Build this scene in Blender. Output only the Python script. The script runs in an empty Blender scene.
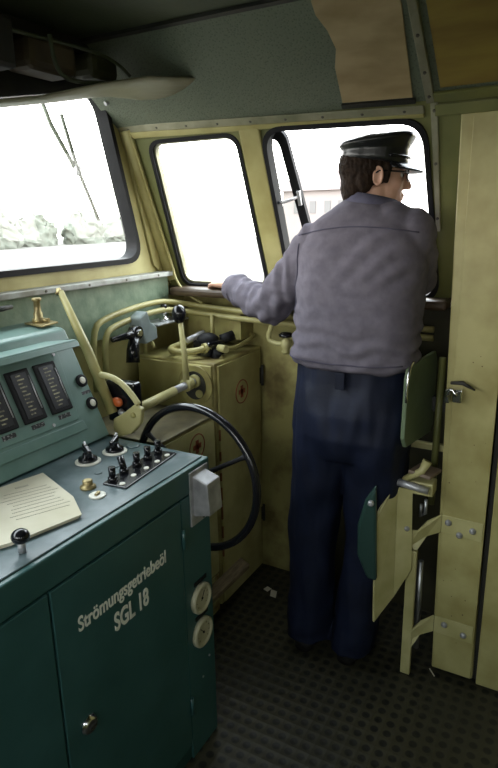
import bpy, bmesh, math, random
from mathutils import Vector as V, Matrix, noise
from mathutils.bvhtree import BVHTree
random.seed(7)
SC = bpy.context.scene
COL = SC.collection
PI = math.pi

# ------------------------------------------------------------------ materials
def new_mat(name):
    m = bpy.data.materials.new(name); m.use_nodes = True
    nt = m.node_tree; b = nt.nodes['Principled BSDF']
    return m, nt, b

def mat(name, c1, c2=None, rough=.5, metal=0., scale=6., bump=0., bscale=60., lo=.35, hi=.7, detail=4., spec=.5, stretch=None):
    """painted / worn surface: two colours of the thing itself mixed by noise, with a fine bump"""
    m, nt, b = new_mat(name)
    b.inputs['Roughness'].default_value = rough
    b.inputs['Metallic'].default_value = metal
    b.inputs['Specular IOR Level'].default_value = spec
    tc = nt.nodes.new('ShaderNodeTexCoord')
    if c2 is None:
        b.inputs['Base Color'].default_value = (*c1, 1)
    else:
        n = nt.nodes.new('ShaderNodeTexNoise'); n.inputs['Scale'].default_value = scale; n.inputs['Detail'].default_value = detail
        r = nt.nodes.new('ShaderNodeValToRGB')
        r.color_ramp.elements[0].position = lo; r.color_ramp.elements[1].position = hi
        r.color_ramp.elements[0].color = (*c1, 1); r.color_ramp.elements[1].color = (*c2, 1)
        if stretch:
            mp = nt.nodes.new('ShaderNodeMapping'); mp.inputs['Scale'].default_value = stretch
            nt.links.new(tc.outputs['Object'], mp.inputs[0]); nt.links.new(mp.outputs[0], n.inputs['Vector'])
        else:
            nt.links.new(tc.outputs['Object'], n.inputs['Vector'])
        nt.links.new(n.outputs['Fac'], r.inputs[0]); nt.links.new(r.outputs[0], b.inputs['Base Color'])
    if bump:
        n2 = nt.nodes.new('ShaderNodeTexNoise'); n2.inputs['Scale'].default_value = bscale; n2.inputs['Detail'].default_value = 3
        nt.links.new(tc.outputs['Object'], n2.inputs['Vector'])
        bp = nt.nodes.new('ShaderNodeBump'); bp.inputs['Strength'].default_value = bump; bp.inputs['Distance'].default_value = .004
        nt.links.new(n2.outputs['Fac'], bp.inputs['Height']); nt.links.new(bp.outputs[0], b.inputs['Normal'])
    return m

M = {}
M['yellow'] = mat('yellow_paint', (.43, .39, .165), (.28, .24, .08), .45, scale=7, bump=.15, bscale=25)
M['yellow_dirty'] = mat('dirty_yellow_paint', (.38, .34, .125), (.17, .13, .045), .5, scale=9, lo=.44, hi=.70, bump=.3, bscale=30)
M['yellow_rust'] = mat('rusty_yellow_paint', (.40, .36, .14), (.13, .05, .015), .6, scale=16, lo=.5, hi=.66, bump=.4, bscale=40)
M['pale_yellow'] = mat('pale_yellow_paint', (.50, .46, .22), (.36, .325, .125), .45, scale=9, bump=.2, bscale=30)
M['olive'] = mat('olive_paint', (.17, .17, .055), (.11, .12, .035), .5, scale=6, bump=.2)
M['teal'] = mat('teal_paint', (.040, .112, .108), (.028, .085, .078), .33, scale=7, bump=.12, bscale=18)
M['teal_dark'] = mat('dark_teal_paint', (.022, .068, .062), (.015, .05, .042), .35, scale=5, bump=.12, bscale=18)
M['teal_top'] = mat('worn_teal_top', (.050, .088, .095), (.17, .21, .22), .30, scale=9, lo=.45, hi=.75, bump=.15, bscale=30)
M['dash'] = mat('grey_green_paint', (.165, .265, .235), (.115, .205, .18), .36, scale=8, bump=.1, bscale=30)
M['greenwall'] = mat('mottled_green_lining', (.14, .20, .13), (.22, .28, .19), .6, scale=22, bump=.35, bscale=70)
M['black'] = mat('black_rubber', (.008, .008, .009), (.014, .014, .015), .6, scale=10, spec=.2)
M['bakelite'] = mat('glossy_black', (.008, .008, .010), None, .18)
M['steel'] = mat('worn_steel', (.45, .46, .47), (.28, .28, .28), .35, metal=.9, scale=20, bump=.1)
M['chrome'] = mat('chrome', (.75, .75, .76), None, .18, metal=1.)
M['alu'] = mat('scratched_aluminium', (.55, .55, .56), (.32, .32, .33), .42, metal=.55, scale=25, bump=.15)
M['trim'] = mat('trim_metal', (.36, .34, .24), (.22, .22, .14), .4, metal=.4, scale=14, bump=.15)
M['ledge'] = mat('worn_ledge', (.40, .42, .40), (.16, .15, .11), .5, metal=.2, scale=14, lo=.35, hi=.75, bump=.3)
M['brass'] = mat('tarnished_brass', (.42, .34, .16), (.22, .17, .08), .4, metal=.6, scale=30)
M['wood'] = mat('dark_worn_wood', (.085, .055, .030), (.045, .028, .016), .45, scale=5, stretch=(12, 1, 12), bump=.2)
M['shelfwood'] = mat('splintered_wood', (.26, .20, .11), (.13, .09, .05), .7, scale=9, stretch=(2, 12, 12), bump=.4)
M['brown'] = mat('stained_brown_hardboard', (.48, .36, .20), (.31, .22, .10), .6, scale=6, bump=.1, stretch=(1, 1, 3.5))
M['brown2'] = mat('ochre_brown_hardboard', (.33, .24, .05), (.21, .13, .03), .6, scale=5, bump=.1, stretch=(1, .6, 4))
M['paper'] = mat('cream_paper', (.68, .64, .50), (.56, .52, .38), .8, scale=6)
M['ink'] = mat('grey_ink', (.20, .19, .16), None, .8)
M['white'] = mat('white_stencil_paint', (.80, .80, .70), (.55, .57, .48), .6, scale=60, lo=.5, hi=.85)
M['red'] = mat('faded_red_paint', (.34, .075, .035), (.22, .07, .03), .6, scale=40)
M['dial'] = mat('dial_face', (.80, .78, .68), (.66, .65, .56), .4, scale=20)
M['scale'] = mat('instrument_scale', (.006, .007, .010), (.02, .02, .024), .4, scale=50)
M['marks'] = mat('scale_markings', (.45, .42, .26), (.10, .09, .06), .6, scale=120, lo=.4, hi=.62)
M['label'] = mat('label_plate', (.018, .018, .02), (.26, .26, .26), .4, scale=160, lo=.52, hi=.62)
M['lens_red'] = mat('orange_red_plastic', (.55, .12, .03), None, .3)
M['jacket'] = mat('grey_blue_cotton', (.150, .135, .165), (.112, .102, .128), .95, scale=30, bump=.35, bscale=350, spec=.15)
M['seam'] = mat('jacket_seam', (.075, .07, .10), None, .95, spec=.1)
M['trouser'] = mat('navy_work_cloth', (.008, .012, .031), (.004, .006, .015), .58, scale=7, bump=.2, bscale=90, spec=.25)
M['skin'] = mat('skin', (.60, .36, .26), (.54, .30, .21), .55, scale=20)
M['hair'] = mat('dark_brown_hair', (.014, .008, .005), (.028, .016, .009), .75, scale=80, spec=.15, bump=.8, bscale=140, stretch=(1, 1, 1))
M['cap'] = mat('black_cap_leather', (.010, .011, .012), (.018, .019, .020), .28, scale=15, bump=.3, bscale=22)
M['shoe'] = mat('black_shoe_leather', (.012, .011, .010), None, .4)
M['seatgreen'] = mat('green_seat_paint', (.135, .18, .105), (.09, .125, .07), .35, scale=9, bump=.1)
M['cushion'] = mat('dark_green_leatherette', (.020, .050, .040), None, .4)
M['roof'] = mat('dark_roof_paint', (.060, .075, .035), (.035, .045, .022), .6, scale=5, bump=.2)
M['roof_light'] = mat('olive_grey_roof_sheet', (.36, .35, .25), (.24, .23, .13), .45, scale=6, bump=.15)
M['dark'] = mat('sooty_black_metal', (.02, .02, .018), (.035, .033, .025), .6, scale=12, bump=.3)
M['screw'] = mat('screw_heads', (.12, .11, .09), None, .4, metal=.6)
M['ground'] = mat('dry_pale_ballast', (.13, .12, .105), (.095, .09, .08), .95, scale=.5)
M['leaf'] = mat('hazy_foliage', (.135, .14, .115), (.115, .125, .10), .9, scale=1.5)
M['plaster'] = mat('pale_plaster', (.23, .20, .185), (.21, .18, .17), .9, scale=.6)
M['rooftile'] = mat('faded_roof_tiles', (.15, .12, .11), None, .9)
M['pane_far'] = mat('far_window', (.12, .115, .11), None, .6)
M['bark'] = mat('bark', (.12, .10, .08), None, .9)

def floor_mat():
    m, nt, b = new_mat('studded_rubber_mat')
    tc = nt.nodes.new('ShaderNodeTexCoord')
    mp = nt.nodes.new('ShaderNodeMapping'); mp.inputs['Scale'].default_value = (24, 24, 24)
    nt.links.new(tc.outputs['Object'], mp.inputs[0])
    fr = nt.nodes.new('ShaderNodeVectorMath'); fr.operation = 'FRACTION'; nt.links.new(mp.outputs[0], fr.inputs[0])
    sub = nt.nodes.new('ShaderNodeVectorMath'); sub.operation = 'SUBTRACT'; sub.inputs[1].default_value = (.5, .5, .5)
    nt.links.new(fr.outputs[0], sub.inputs[0])
    mul = nt.nodes.new('ShaderNodeVectorMath'); mul.operation = 'MULTIPLY'; mul.inputs[1].default_value = (1, 1, 0)
    nt.links.new(sub.outputs[0], mul.inputs[0])
    ln = nt.nodes.new('ShaderNodeVectorMath'); ln.operation = 'LENGTH'; nt.links.new(mul.outputs[0], ln.inputs[0])
    r = nt.nodes.new('ShaderNodeValToRGB'); nt.links.new(ln.outputs['Value'], r.inputs[0])
    r.color_ramp.elements[0].position = .26; r.color_ramp.elements[0].color = (.004, .005, .004, 1)
    r.color_ramp.elements[1].position = .36; r.color_ramp.elements[1].color = (.065, .058, .030, 1)
    n = nt.nodes.new('ShaderNodeTexNoise'); n.inputs['Scale'].default_value = 3; nt.links.new(tc.outputs['Object'], n.inputs['Vector'])
    mx = nt.nodes.new('ShaderNodeMix'); mx.data_type = 'RGBA'; mx.inputs[7].default_value = (.018, .018, .013, 1)
    nt.links.new(n.outputs['Fac'], mx.inputs[0]); nt.links.new(r.outputs[0], mx.inputs[6]); nt.links.new(mx.outputs[2], b.inputs['Base Color'])
    bp = nt.nodes.new('ShaderNodeBump'); bp.inputs['Distance'].default_value = .004; bp.inputs['Strength'].default_value = .8
    nt.links.new(ln.outputs['Value'], bp.inputs['Height']); nt.links.new(bp.outputs[0], b.inputs['Normal'])
    b.inputs['Roughness'].default_value = .5
    return m
M['floor'] = floor_mat()
M['wall_dark'] = mat('recess_shade_brown', (.055, .050, .022), (.03, .027, .014), .6, scale=6)  # shade of the recess behind the driver, put into the wall colour

def lining_mat():
    m, nt, b = new_mat('perforated_teal_lining')
    tc = nt.nodes.new('ShaderNodeTexCoord')
    vo = nt.nodes.new('ShaderNodeTexVoronoi'); vo.inputs['Scale'].default_value = 130; nt.links.new(tc.outputs['Object'], vo.inputs['Vector'])
    n = nt.nodes.new('ShaderNodeTexNoise'); n.inputs['Scale'].default_value = 4; nt.links.new(tc.outputs['Object'], n.inputs['Vector'])
    r = nt.nodes.new('ShaderNodeValToRGB'); nt.links.new(n.outputs['Fac'], r.inputs[0])
    r.color_ramp.elements[0].color = (.125, .150, .108, 1); r.color_ramp.elements[1].color = (.175, .195, .135, 1)
    mx = nt.nodes.new('ShaderNodeMix'); mx.data_type = 'RGBA'; mx.blend_type = 'MULTIPLY'; mx.inputs[0].default_value = .5
    r2 = nt.nodes.new('ShaderNodeValToRGB'); nt.links.new(vo.outputs['Distance'], r2.inputs[0])
    r2.color_ramp.elements[0].position = .1; r2.color_ramp.elements[1].position = .4; r2.color_ramp.elements[0].color = (.2, .2, .2, 1)
    nt.links.new(r.outputs[0], mx.inputs[6]); nt.links.new(r2.outputs[0], mx.inputs[7]); nt.links.new(mx.outputs[2], b.inputs['Base Color'])
    b.inputs['Roughness'].default_value = .6
    bp = nt.nodes.new('ShaderNodeBump'); bp.inputs['Distance'].default_value = .002; bp.inputs['Strength'].default_value = .6
    nt.links.new(vo.outputs['Distance'], bp.inputs['Height']); nt.links.new(bp.outputs[0], b.inputs['Normal'])
    return m
M['lining'] = lining_mat()

def glass_mat():
    m, nt, b = new_mat('window_glass')
    nt.nodes.remove(b)
    tr = nt.nodes.new('ShaderNodeBsdfTransparent'); tr.inputs[0].default_value = (.96, .97, .96, 1)
    gl = nt.nodes.new('ShaderNodeBsdfGlossy'); gl.inputs['Roughness'].default_value = .02
    lw_ = nt.nodes.new('ShaderNodeLayerWeight'); pw = nt.nodes.new('ShaderNodeMath'); pw.operation = 'POWER'; pw.inputs[1].default_value = 5; nt.links.new(lw_.outputs['Facing'], pw.inputs[0])
    fr = nt.nodes.new('ShaderNodeMath'); fr.operation = 'MULTIPLY_ADD'; fr.inputs[1].default_value = .45; fr.inputs[2].default_value = .02; nt.links.new(pw.outputs[0], fr.inputs[0])
    mx = nt.nodes.new('ShaderNodeMixShader')
    nt.links.new(fr.outputs[0], mx.inputs[0]); nt.links.new(tr.outputs[0], mx.inputs[1]); nt.links.new(gl.outputs[0], mx.inputs[2])
    nt.links.new(mx.outputs[0], nt.nodes['Material Output'].inputs[0])
    return m
M['glass'] = glass_mat()

# ------------------------------------------------------------------ object helpers
def world_off(o):
    p = V((0, 0, 0))
    while o is not None:
        p += o.location; o = o.parent
    return p

def tag(o, label=None, cat=None, group=None, kind=None):
    if label: o['label'] = label
    if cat: o['category'] = cat
    if group: o['group'] = group
    if kind: o['kind'] = kind
    return o

def thing(name, label, cat, loc=(0, 0, 0), group=None, kind=None):
    o = bpy.data.objects.new(name, None); COL.objects.link(o); o.location = loc
    o.empty_display_size = .05
    return tag(o, label, cat, group, kind)

def frame_for(d):
    d = V(d).normalized()
    a = V((0, 0, 1)) if abs(d.z) < .9 else V((1, 0, 0))
    x = d.cross(a).normalized(); y = d.cross(x).normalized()
    return x, y, d

class MB:
    def __init__(s): s.v = []; s.f = []; s.sm = []
    def add(s, verts, faces, smooth=False):
        o = len(s.v); s.v += [V(p) for p in verts]
        for f in faces: s.f.append([i + o for i in f]); s.sm.append(smooth)
        return s
    def box(s, x0, x1, y0, y1, z0, z1):
        vs = [(x, y, z) for x in (x0, x1) for y in (y0, y1) for z in (z0, z1)]
        return s.add(vs, [(0, 1, 3, 2), (4, 6, 7, 5), (0, 4, 5, 1), (2, 3, 7, 6), (0, 2, 6, 4), (1, 5, 7, 3)])
    def obox(s, c, ax, ay, az):
        c, ax, ay, az = V(c), V(ax), V(ay), V(az)
        vs = [c + i * ax + j * ay + k * az for i in (-1, 1) for j in (-1, 1) for k in (-1, 1)]
        return s.add(vs, [(0, 1, 3, 2), (4, 6, 7, 5), (0, 4, 5, 1), (2, 3, 7, 6), (0, 2, 6, 4), (1, 5, 7, 3)])
    def prism(s, pts, ext):
        n = len(pts); e = V(ext); a = [V(p) for p in pts]
        fs = [list(range(n))[::-1], [i + n for i in range(n)]] + [(i, (i + 1) % n, (i + 1) % n + n, i + n) for i in range(n)]
        return s.add(a + [p + e for p in a], fs)
    def tube(s, pts, r, n=12, closed=False, cap=True, sub=0):
        P = [V(p) for p in pts]; R = r if isinstance(r, (list, tuple)) else [r] * len(P)
        R = list(R)
        for _ in range(sub):   # corner rounding
            Q = []; S = []
            m = len(P)
            if not closed: Q.append(P[0]); S.append(R[0])
            for i in range(m if closed else m - 1):
                a, b = P[i], P[(i + 1) % m]; ra, rb = R[i], R[(i + 1) % m]
                Q += [a.lerp(b, .25), a.lerp(b, .75)]; S += [ra * .75 + rb * .25, ra * .25 + rb * .75]
            if not closed: Q.append(P[-1]); S.append(R[-1])
            P, R = Q, S
        m = len(P); verts = []; prev = None
        for i in range(m):
            if closed: t = P[(i + 1) % m] - P[i - 1]
            else: t = P[min(i + 1, m - 1)] - P[max(i - 1, 0)]
            t.normalize()
            if prev is None: x = frame_for(t)[0]
            else:
                x = prev - t * prev.dot(t); x.normalize()
            y = t.cross(x); prev = x
            verts += [P[i] + R[i] * (math.cos(2 * PI * k / n) * x + math.sin(2 * PI * k / n) * y) for k in range(n)]
        fs = []
        for i in range(m if closed else m - 1):
            for k in range(n):
                a = i * n; b = ((i + 1) % m) * n
                fs.append((a + k, a + (k + 1) % n, b + (k + 1) % n, b + k))
        s.add(verts, fs, True)
        if cap and not closed:
            o = len(s.v) - len(verts)
            s.f.append([o + k for k in range(n)][::-1]); s.sm.append(False)
            s.f.append([o + (m - 1) * n + k for k in range(n)]); s.sm.append(False)
        return s
    def cyl(s, a, b, r0, r1=None, n=20): return s.tube([a, b], [r0, r0 if r1 is None else r1], n)
    def lathe(s, o, axis, prof, n=24, smooth=True):
        x, y, d = frame_for(axis); o = V(o); vs = []
        for h, r in prof:
            vs += [o + d * h + r * (math.cos(2 * PI * k / n) * x + math.sin(2 * PI * k / n) * y) for k in range(n)]
        m = len(prof); fs = [(i * n + k, i * n + (k + 1) % n, (i + 1) * n + (k + 1) % n, (i + 1) * n + k) for i in range(m - 1) for k in range(n)]
        st = len(s.v); s.add(vs, fs, smooth)
        s.f.append([st + k for k in range(n)][::-1]); s.sm.append(False)
        s.f.append([st + (m - 1) * n + k for k in range(n)]); s.sm.append(False)
        return s
    def ell(s, c, r, rot=None, nu=20, nv=12):
        c = V(c); rot = rot or Matrix.Identity(3); vs = []
        for i in range(nv + 1):
            th = PI * i / nv
            for k in range(nu):
                ph = 2 * PI * k / nu
                vs.append(c + rot @ V((r[0] * math.sin(th) * math.cos(ph), r[1] * math.sin(th) * math.sin(ph), r[2] * math.cos(th))))
        fs = [(i * nu + k, (i + 1) * nu + k, (i + 1) * nu + (k + 1) % nu, i * nu + (k + 1) % nu) for i in range(nv) for k in range(nu)]
        return s.add(vs, fs, True)
    def loft(s, secs, n=28, e=2.3):
        """secs: (centre, half-vector a, half-vector b)"""
        vs = []
        for c, a, b in secs:
            c, a, b = V(c), V(a), V(b)
            for k in range(n):
                t = 2 * PI * k / n; ct, st = math.cos(t), math.sin(t)
                vs.append(c + a * math.copysign(abs(ct) ** (2 / e), ct) + b * math.copysign(abs(st) ** (2 / e), st))
        m = len(secs)
        fs = [(i * n + k, i * n + (k + 1) % n, (i + 1) * n + (k + 1) % n, (i + 1) * n + k) for i in range(m - 1) for k in range(n)]
        st = len(s.v); s.add(vs, fs, True)
        s.f.append([st + k for k in range(n)][::-1]); s.sm.append(True)
        s.f.append([st + (m - 1) * n + k for k in range(n)]); s.sm.append(True)
        return s
    def build(s, name, m, parent=None, bevel=0., origin=None, fix=True):
        off = world_off(parent) if parent else V(origin) if origin is not None else V((0, 0, 0))
        me = bpy.data.meshes.new(name)
        me.from_pydata([tuple(v - off) for v in s.v], [], s.f)
        for p, sm in zip(me.polygons, s.sm): p.use_smooth = sm
        if fix:
            b = bmesh.new(); b.from_mesh(me); bmesh.ops.recalc_face_normals(b, faces=b.faces); b.to_mesh(me); b.free()
        me.materials.append(M[m] if isinstance(m, str) else m)
        o = bpy.data.objects.new(name, me); COL.objects.link(o)
        if parent: o.parent = parent
        elif origin is not None: o.location = origin
        if bevel:
            bv = o.modifiers.new('bevel', 'BEVEL'); bv.width = bevel; bv.segments = 2; bv.limit_method = 'ANGLE'; bv.angle_limit = math.radians(40)
        return o

def base_of(mb):
    xs = [v.x for v in mb.v]; ys = [v.y for v in mb.v]; zs = [v.z for v in mb.v]
    return V(((min(xs) + max(xs)) / 2, (min(ys) + max(ys)) / 2, min(zs)))

def solo(name, mb, m, label, cat, group=None, bevel=0.):
    o = mb.build(name, m, None, bevel, base_of(mb)); return tag(o, label, cat, group)

def struct(name, mb, m, bevel=0., parent=None):
    o = mb.build(name, m, parent, bevel)
    if parent is None: o['kind'] = 'structure'
    return o

# 2D slabs with holes (filled curves turned to mesh)
def slab_mesh(loops, depth):
    cu = bpy.data.curves.new('outline', 'CURVE'); cu.dimensions = '2D'; cu.fill_mode = 'BOTH'; cu.extrude = depth / 2
    for lp in loops:
        sp = cu.splines.new('POLY'); sp.points.add(len(lp) - 1)
        for p, q in zip(sp.points, lp): p.co = (q[0], q[1], 0, 1)
        sp.use_cyclic_u = True
    ob = bpy.data.objects.new('outline', cu); me = bpy.data.meshes.new_from_object(ob)
    bpy.data.objects.remove(ob); bpy.data.curves.remove(cu)
    return me

def slab(name, loops, depth, mtx, m, parent=None):
    me = slab_mesh(loops, depth)
    off = world_off(parent) if parent else V((0, 0, 0))
    me.transform(Matrix.Translation(-off) @ mtx)
    me.materials.clear(); me.materials.append(M[m])
    me.name = name
    o = bpy.data.objects.new(name, me); COL.objects.link(o)
    if parent: o.parent = parent
    return o

def frame_mtx(o, u, v):
    u = V(u).normalized(); v = V(v).normalized(); n = u.cross(v).normalized()
    m = Matrix((u, v, n)).transposed().to_4x4(); m.translation = V(o); return m

def inset(pts, d):
    n = len(pts); area = sum(pts[i][0] * pts[(i + 1) % n][1] - pts[(i + 1) % n][0] * pts[i][1] for i in range(n))
    sg = 1 if area > 0 else -1; out = []
    for i in range(n):
        p0, p1, p2 = (V((*pts[j % n], 0)) for j in (i - 1, i, i + 1))
        a = (p1 - p0).normalized(); b = (p2 - p1).normalized()
        na = V((-a.y, a.x, 0)) * sg; nb = V((-b.y, b.x, 0)) * sg
        k = d / (1 + na.dot(nb)); q = p1 + (na + nb) * k
        out.append((q.x, q.y))
    return out

def rounded(pts, r, seg=7):
    out = []; n = len(pts); R = r if isinstance(r, (list, tuple)) else [r] * n
    for i in range(n):
        p0, p1, p2 = (V((*pts[j % n], 0)) for j in (i - 1, i, i + 1))
        a = (p0 - p1).normalized(); b = (p2 - p1).normalized(); rr = R[i]
        for k in range(seg + 1):
            t = k / seg; q = (p1 + a * rr) * (1 - t) ** 2 + p1 * 2 * t * (1 - t) + (p1 + b * rr) * t ** 2
            out.append((q.x, q.y))
    return out

def text(name, body, size, mtx, m, parent, sx=1., bold=0., depth=.0006, align='LEFT'):
    cu = bpy.data.curves.new(name, 'FONT'); cu.body = body; cu.size = size; cu.extrude = depth; cu.offset = bold; cu.align_x = align
    ob = bpy.data.objects.new(name, cu); me = bpy.data.meshes.new_from_object(ob)
    bpy.data.objects.remove(ob)
    me.transform(Matrix.Translation(-world_off(parent)) @ mtx @ Matrix.Diagonal((sx, 1, 1, 1)))
    me.materials.clear(); me.materials.append(M[m])
    o = bpy.data.objects.new(name, me); COL.objects.link(o); o.parent = parent
    return o

# ------------------------------------------------------------------ camera
F = 600.
head, pitch, roll = math.radians(29.4), math.radians(-15.4), math.radians(-1.0)
fw = V((math.cos(head) * math.cos(pitch), math.sin(head) * math.cos(pitch), math.sin(pitch)))
r0 = V((math.sin(head), -math.cos(head), 0)); u0 = r0.cross(fw)
rt = math.cos(roll) * r0 + math.sin(roll) * u0; up = math.cos(roll) * u0 - math.sin(roll) * r0
cd = bpy.data.cameras.new('camera'); cam = bpy.data.objects.new('camera', cd); COL.objects.link(cam)
cd.sensor_width = 36; cd.sensor_fit = 'AUTO'; cd.lens = 36 * F / 768; cd.clip_start = .02; cd.clip_end = 500
mw = Matrix((rt, up, -fw)).transposed().to_4x4(); mw.translation = V((0, 0, 1.6)); cam.matrix_world = mw
SC.camera = cam

# ------------------------------------------------------------------ the cab shell
# leaning side wall: X falls from 2.15 at z 1.36 to 1.91 at z 1.92
def LX(z): return 2.15 - (z - 1.36) * .24 / .56
LUP = V((-.24, 0, .56)).normalized()
LN = V((.56, 0, .24)).normalized()            # outward normal
def leanp(y, z, d=0.): return V((LX(z), y, z)) + LN * d
K = math.hypot(.24, .56) / .56                # slope length per z
LM = frame_mtx((2.15, 0, 1.36), (0, 1, 0), LUP)   # local (y, (z-1.36)*K), normal = u x v
def L2(y, z): return (y, (z - 1.36) * K)

struct('floor', MB().box(-1.0, 2.27, -1.3, 1.66, -.05, 0), 'floor')
struct('ceiling', MB().box(-1.05, 1.60, -1.3, 1.72, 2.15, 2.19), 'roof')

# front wall with the windscreen opening
ws = [(-.75, 1.44), (1.965, 1.44), (1.80, 2.06), (-.62, 2.06)]
FM = frame_mtx((0, 1.62, 0), (1, 0, 0), (0, 0, 1))
fwall = slab('wall_front', [[(-1.05, 0), (2.27, 0), (2.27, 1.30), (2.19, 1.36), (1.80, 2.2), (-1.05, 2.2)], rounded(ws, .10)], .04, FM, 'yellow')
fwall['kind'] = 'structure'
w1 = thing('window_1', None, None, (.6, 1.6, 1.44), kind='structure')
slab('window_gasket', [rounded(inset(ws, -.004), .105), rounded(inset(ws, .016), .085)], .056, frame_mtx((0, 1.616, 0), (1, 0, 0), (0, 0, 1)), 'black', w1)
slab('pane', [rounded(inset(ws, .010), .09)], .005, frame_mtx((0, 1.615, 0), (1, 0, 0), (0, 0, 1)), 'glass', w1)

# lower right wall and its ledge
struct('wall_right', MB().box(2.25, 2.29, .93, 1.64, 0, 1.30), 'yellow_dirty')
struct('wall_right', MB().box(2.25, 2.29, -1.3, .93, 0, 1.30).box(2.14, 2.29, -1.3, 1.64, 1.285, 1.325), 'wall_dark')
# leaning part with two window openings
w2 = [(1.512, 1.338), (1.06, 1.338), (1.108, 1.895), (1.508, 1.900)]
w2 = [L2(1.525, 1.335), L2(1.105, 1.335), L2(1.105, 1.890), L2(1.490, 1.890)]
w3 = [L2(1.005, 1.335), L2(.448, 1.325), L2(.470, 1.880), L2(1.005, 1.895)]
lw = slab('wall_right_upper', [[L2(-1.3, 1.29), L2(1.64, 1.29), L2(1.64, 1.93), L2(-1.3, 1.93)], rounded(w2, [.07, .05, .05, .06]), rounded(w3, [.05, .07, .07, .05])], .035, LM, 'olive')
lw.name = 'wall_right.001'; lw['kind'] = 'structure'
def LMo(d):
    m = LM.copy(); m.translation = LM.translation + LN * d; return m
sgn = 1 if (LM.to_3x3() @ V((0, 0, 1))).dot(LN) > 0 else -1
w2o = thing('window_2', None, None, (2.1, 1.3, 1.34), kind='structure')
slab('window_gasket', [rounded(inset(w2, -.004), .06), rounded(inset(w2, .010), .05)], .038, LMo(-.002), 'black', w2o)
slab('window_frame', [rounded(inset(w2, .008), .05), rounded(inset(w2, .018), .045)], .022, LMo(.002), 'trim', w2o)
slab('pane', [rounded(inset(w2, .012), .05)], .005, LMo(.006), 'glass', w2o)
w3o = thing('window_3', None, None, (2.1, .7, 1.34), kind='structure')
slab('window_gasket', [rounded(inset(w3, -.008), .085), rounded(inset(w3, .008), .075)], .045, LMo(-.008), 'black', w3o)
# sliding sash pushed back towards window 2
sash = [L2(1.13, 1.345), L2(.885, 1.345), L2(.948, 1.882), L2(1.13, 1.882)]
slab('sliding_sash_frame', [rounded(sash, .05), rounded(inset(sash, .032), .035)], .018, LMo(.034), 'black', w3o)
slab('pane', [rounded(inset(sash, .02), .04)], .004, LMo(.034), 'glass', w3o)
hb = MB().tube([leanp(.998, 1.655, .0), leanp(.985, 1.66, -.02), leanp(.95, 1.665, -.01), leanp(.935, 1.665, .02)], .0055, 10, sub=1)
hb.obox(leanp(.930, 1.66, .02), V((0, .006, 0)), LUP * .026, LN * .006)
hb.build('sash_handle', 'alu', w3o)

# post between the two side windows
struct('trim_1', MB().obox(leanp(1.053, 1.62, -.012), V((0, .040, 0)), LUP * .33, LN * .016), 'yellow', .006)
# corner post and conduit
struct('trim_2', MB().prism([(2.185, 1.60, 1.30), (2.03, 1.60, 1.42), (1.86, 1.60, 2.02), (1.89, 1.60, 2.02)], (0, -.012, 0)).tube([(2.135, 1.575, 1.36), (1.895, 1.575, 1.93)], .030, 12), 'yellow', .004)
# sloping lining above the side windows
UN = V((.23, 0, .30)).normalized(); UU = V((-.30, 0, .23)).normalized()
def upp(y, z, d=0.): return V((1.9 - (z - 1.92) * .30 / .23, y, z)) - UN * d
struct('wall_right', MB().obox((upp(.15, 2.04)), V((0, 1.46, 0)), UU * .19, UN * .008), 'lining')
# screwed trim strip along the joint, with its light rail underneath
tr = MB(); tr.prism([leanp(1.60, 1.928, -.02), leanp(.47, 1.895, -.02), leanp(.47, 1.917, -.026), leanp(1.60, 1.953, -.026)], -LN * .008)
t3 = struct('trim_3', tr, 'trim', .002)
sc = MB()
for i in range(9):
    y = 1.55 - i * .128; z = 1.94 - (1.60 - y) * .031
    sc.lathe(leanp(y, z, -.028), -LN, [(0, .006), (.003, .005), (.004, .001)], 10)
sc.build('screws', 'screw', t3)
struct('trim_4', MB().prism([leanp(1.58, 1.905, -.016), leanp(.47, 1.885, -.016), leanp(.47, 1.896, -.022), leanp(1.58, 1.928, -.022)], -LN * .010), 'yellow', .003)
# strip right of the man's window (vertical), rail above the cabinet
t5 = struct('trim_5', MB().prism([leanp(.452, 1.92, -.018), leanp(.432, 1.92, -.018), leanp(.432, 1.56, -.018), leanp(.447, 1.56, -.018)], -LN * .008), 'trim', .002)
sc = MB()
for z in (1.90, 1.76, 1.60): sc.lathe(leanp(.441, z, -.026), -LN, [(0, .005), (.003, .004)], 10)
sc.build('screws', 'screw', t5)
struct('trim_6', MB().prism([upp(.44, 1.925, .01), upp(-1.2, 1.925, .01), upp(-1.2, 1.945, .012), upp(.44, 1.945, .012)], -UN * .012).prism([leanp(.44, 1.885, -.02), leanp(-1.2, 1.885, -.02), leanp(-1.2, 1.915, -.02), leanp(.44, 1.915, -.02)], -LN * .008), 'olive', .003)
t7 = struct('trim_7', MB().prism([upp(.462, 1.925, .008), upp(.437, 1.925, .008), upp(.437, 2.16, .008), upp(.462, 2.16, .008)], -UN * .014), 'trim', .003)
sc = MB()
for z in (1.94, 1.99, 2.06): sc.lathe(upp(.45, z, .022), -UN, [(0, .005), (.003, .004)], 10)
sc.build('screws', 'screw', t7)

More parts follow.
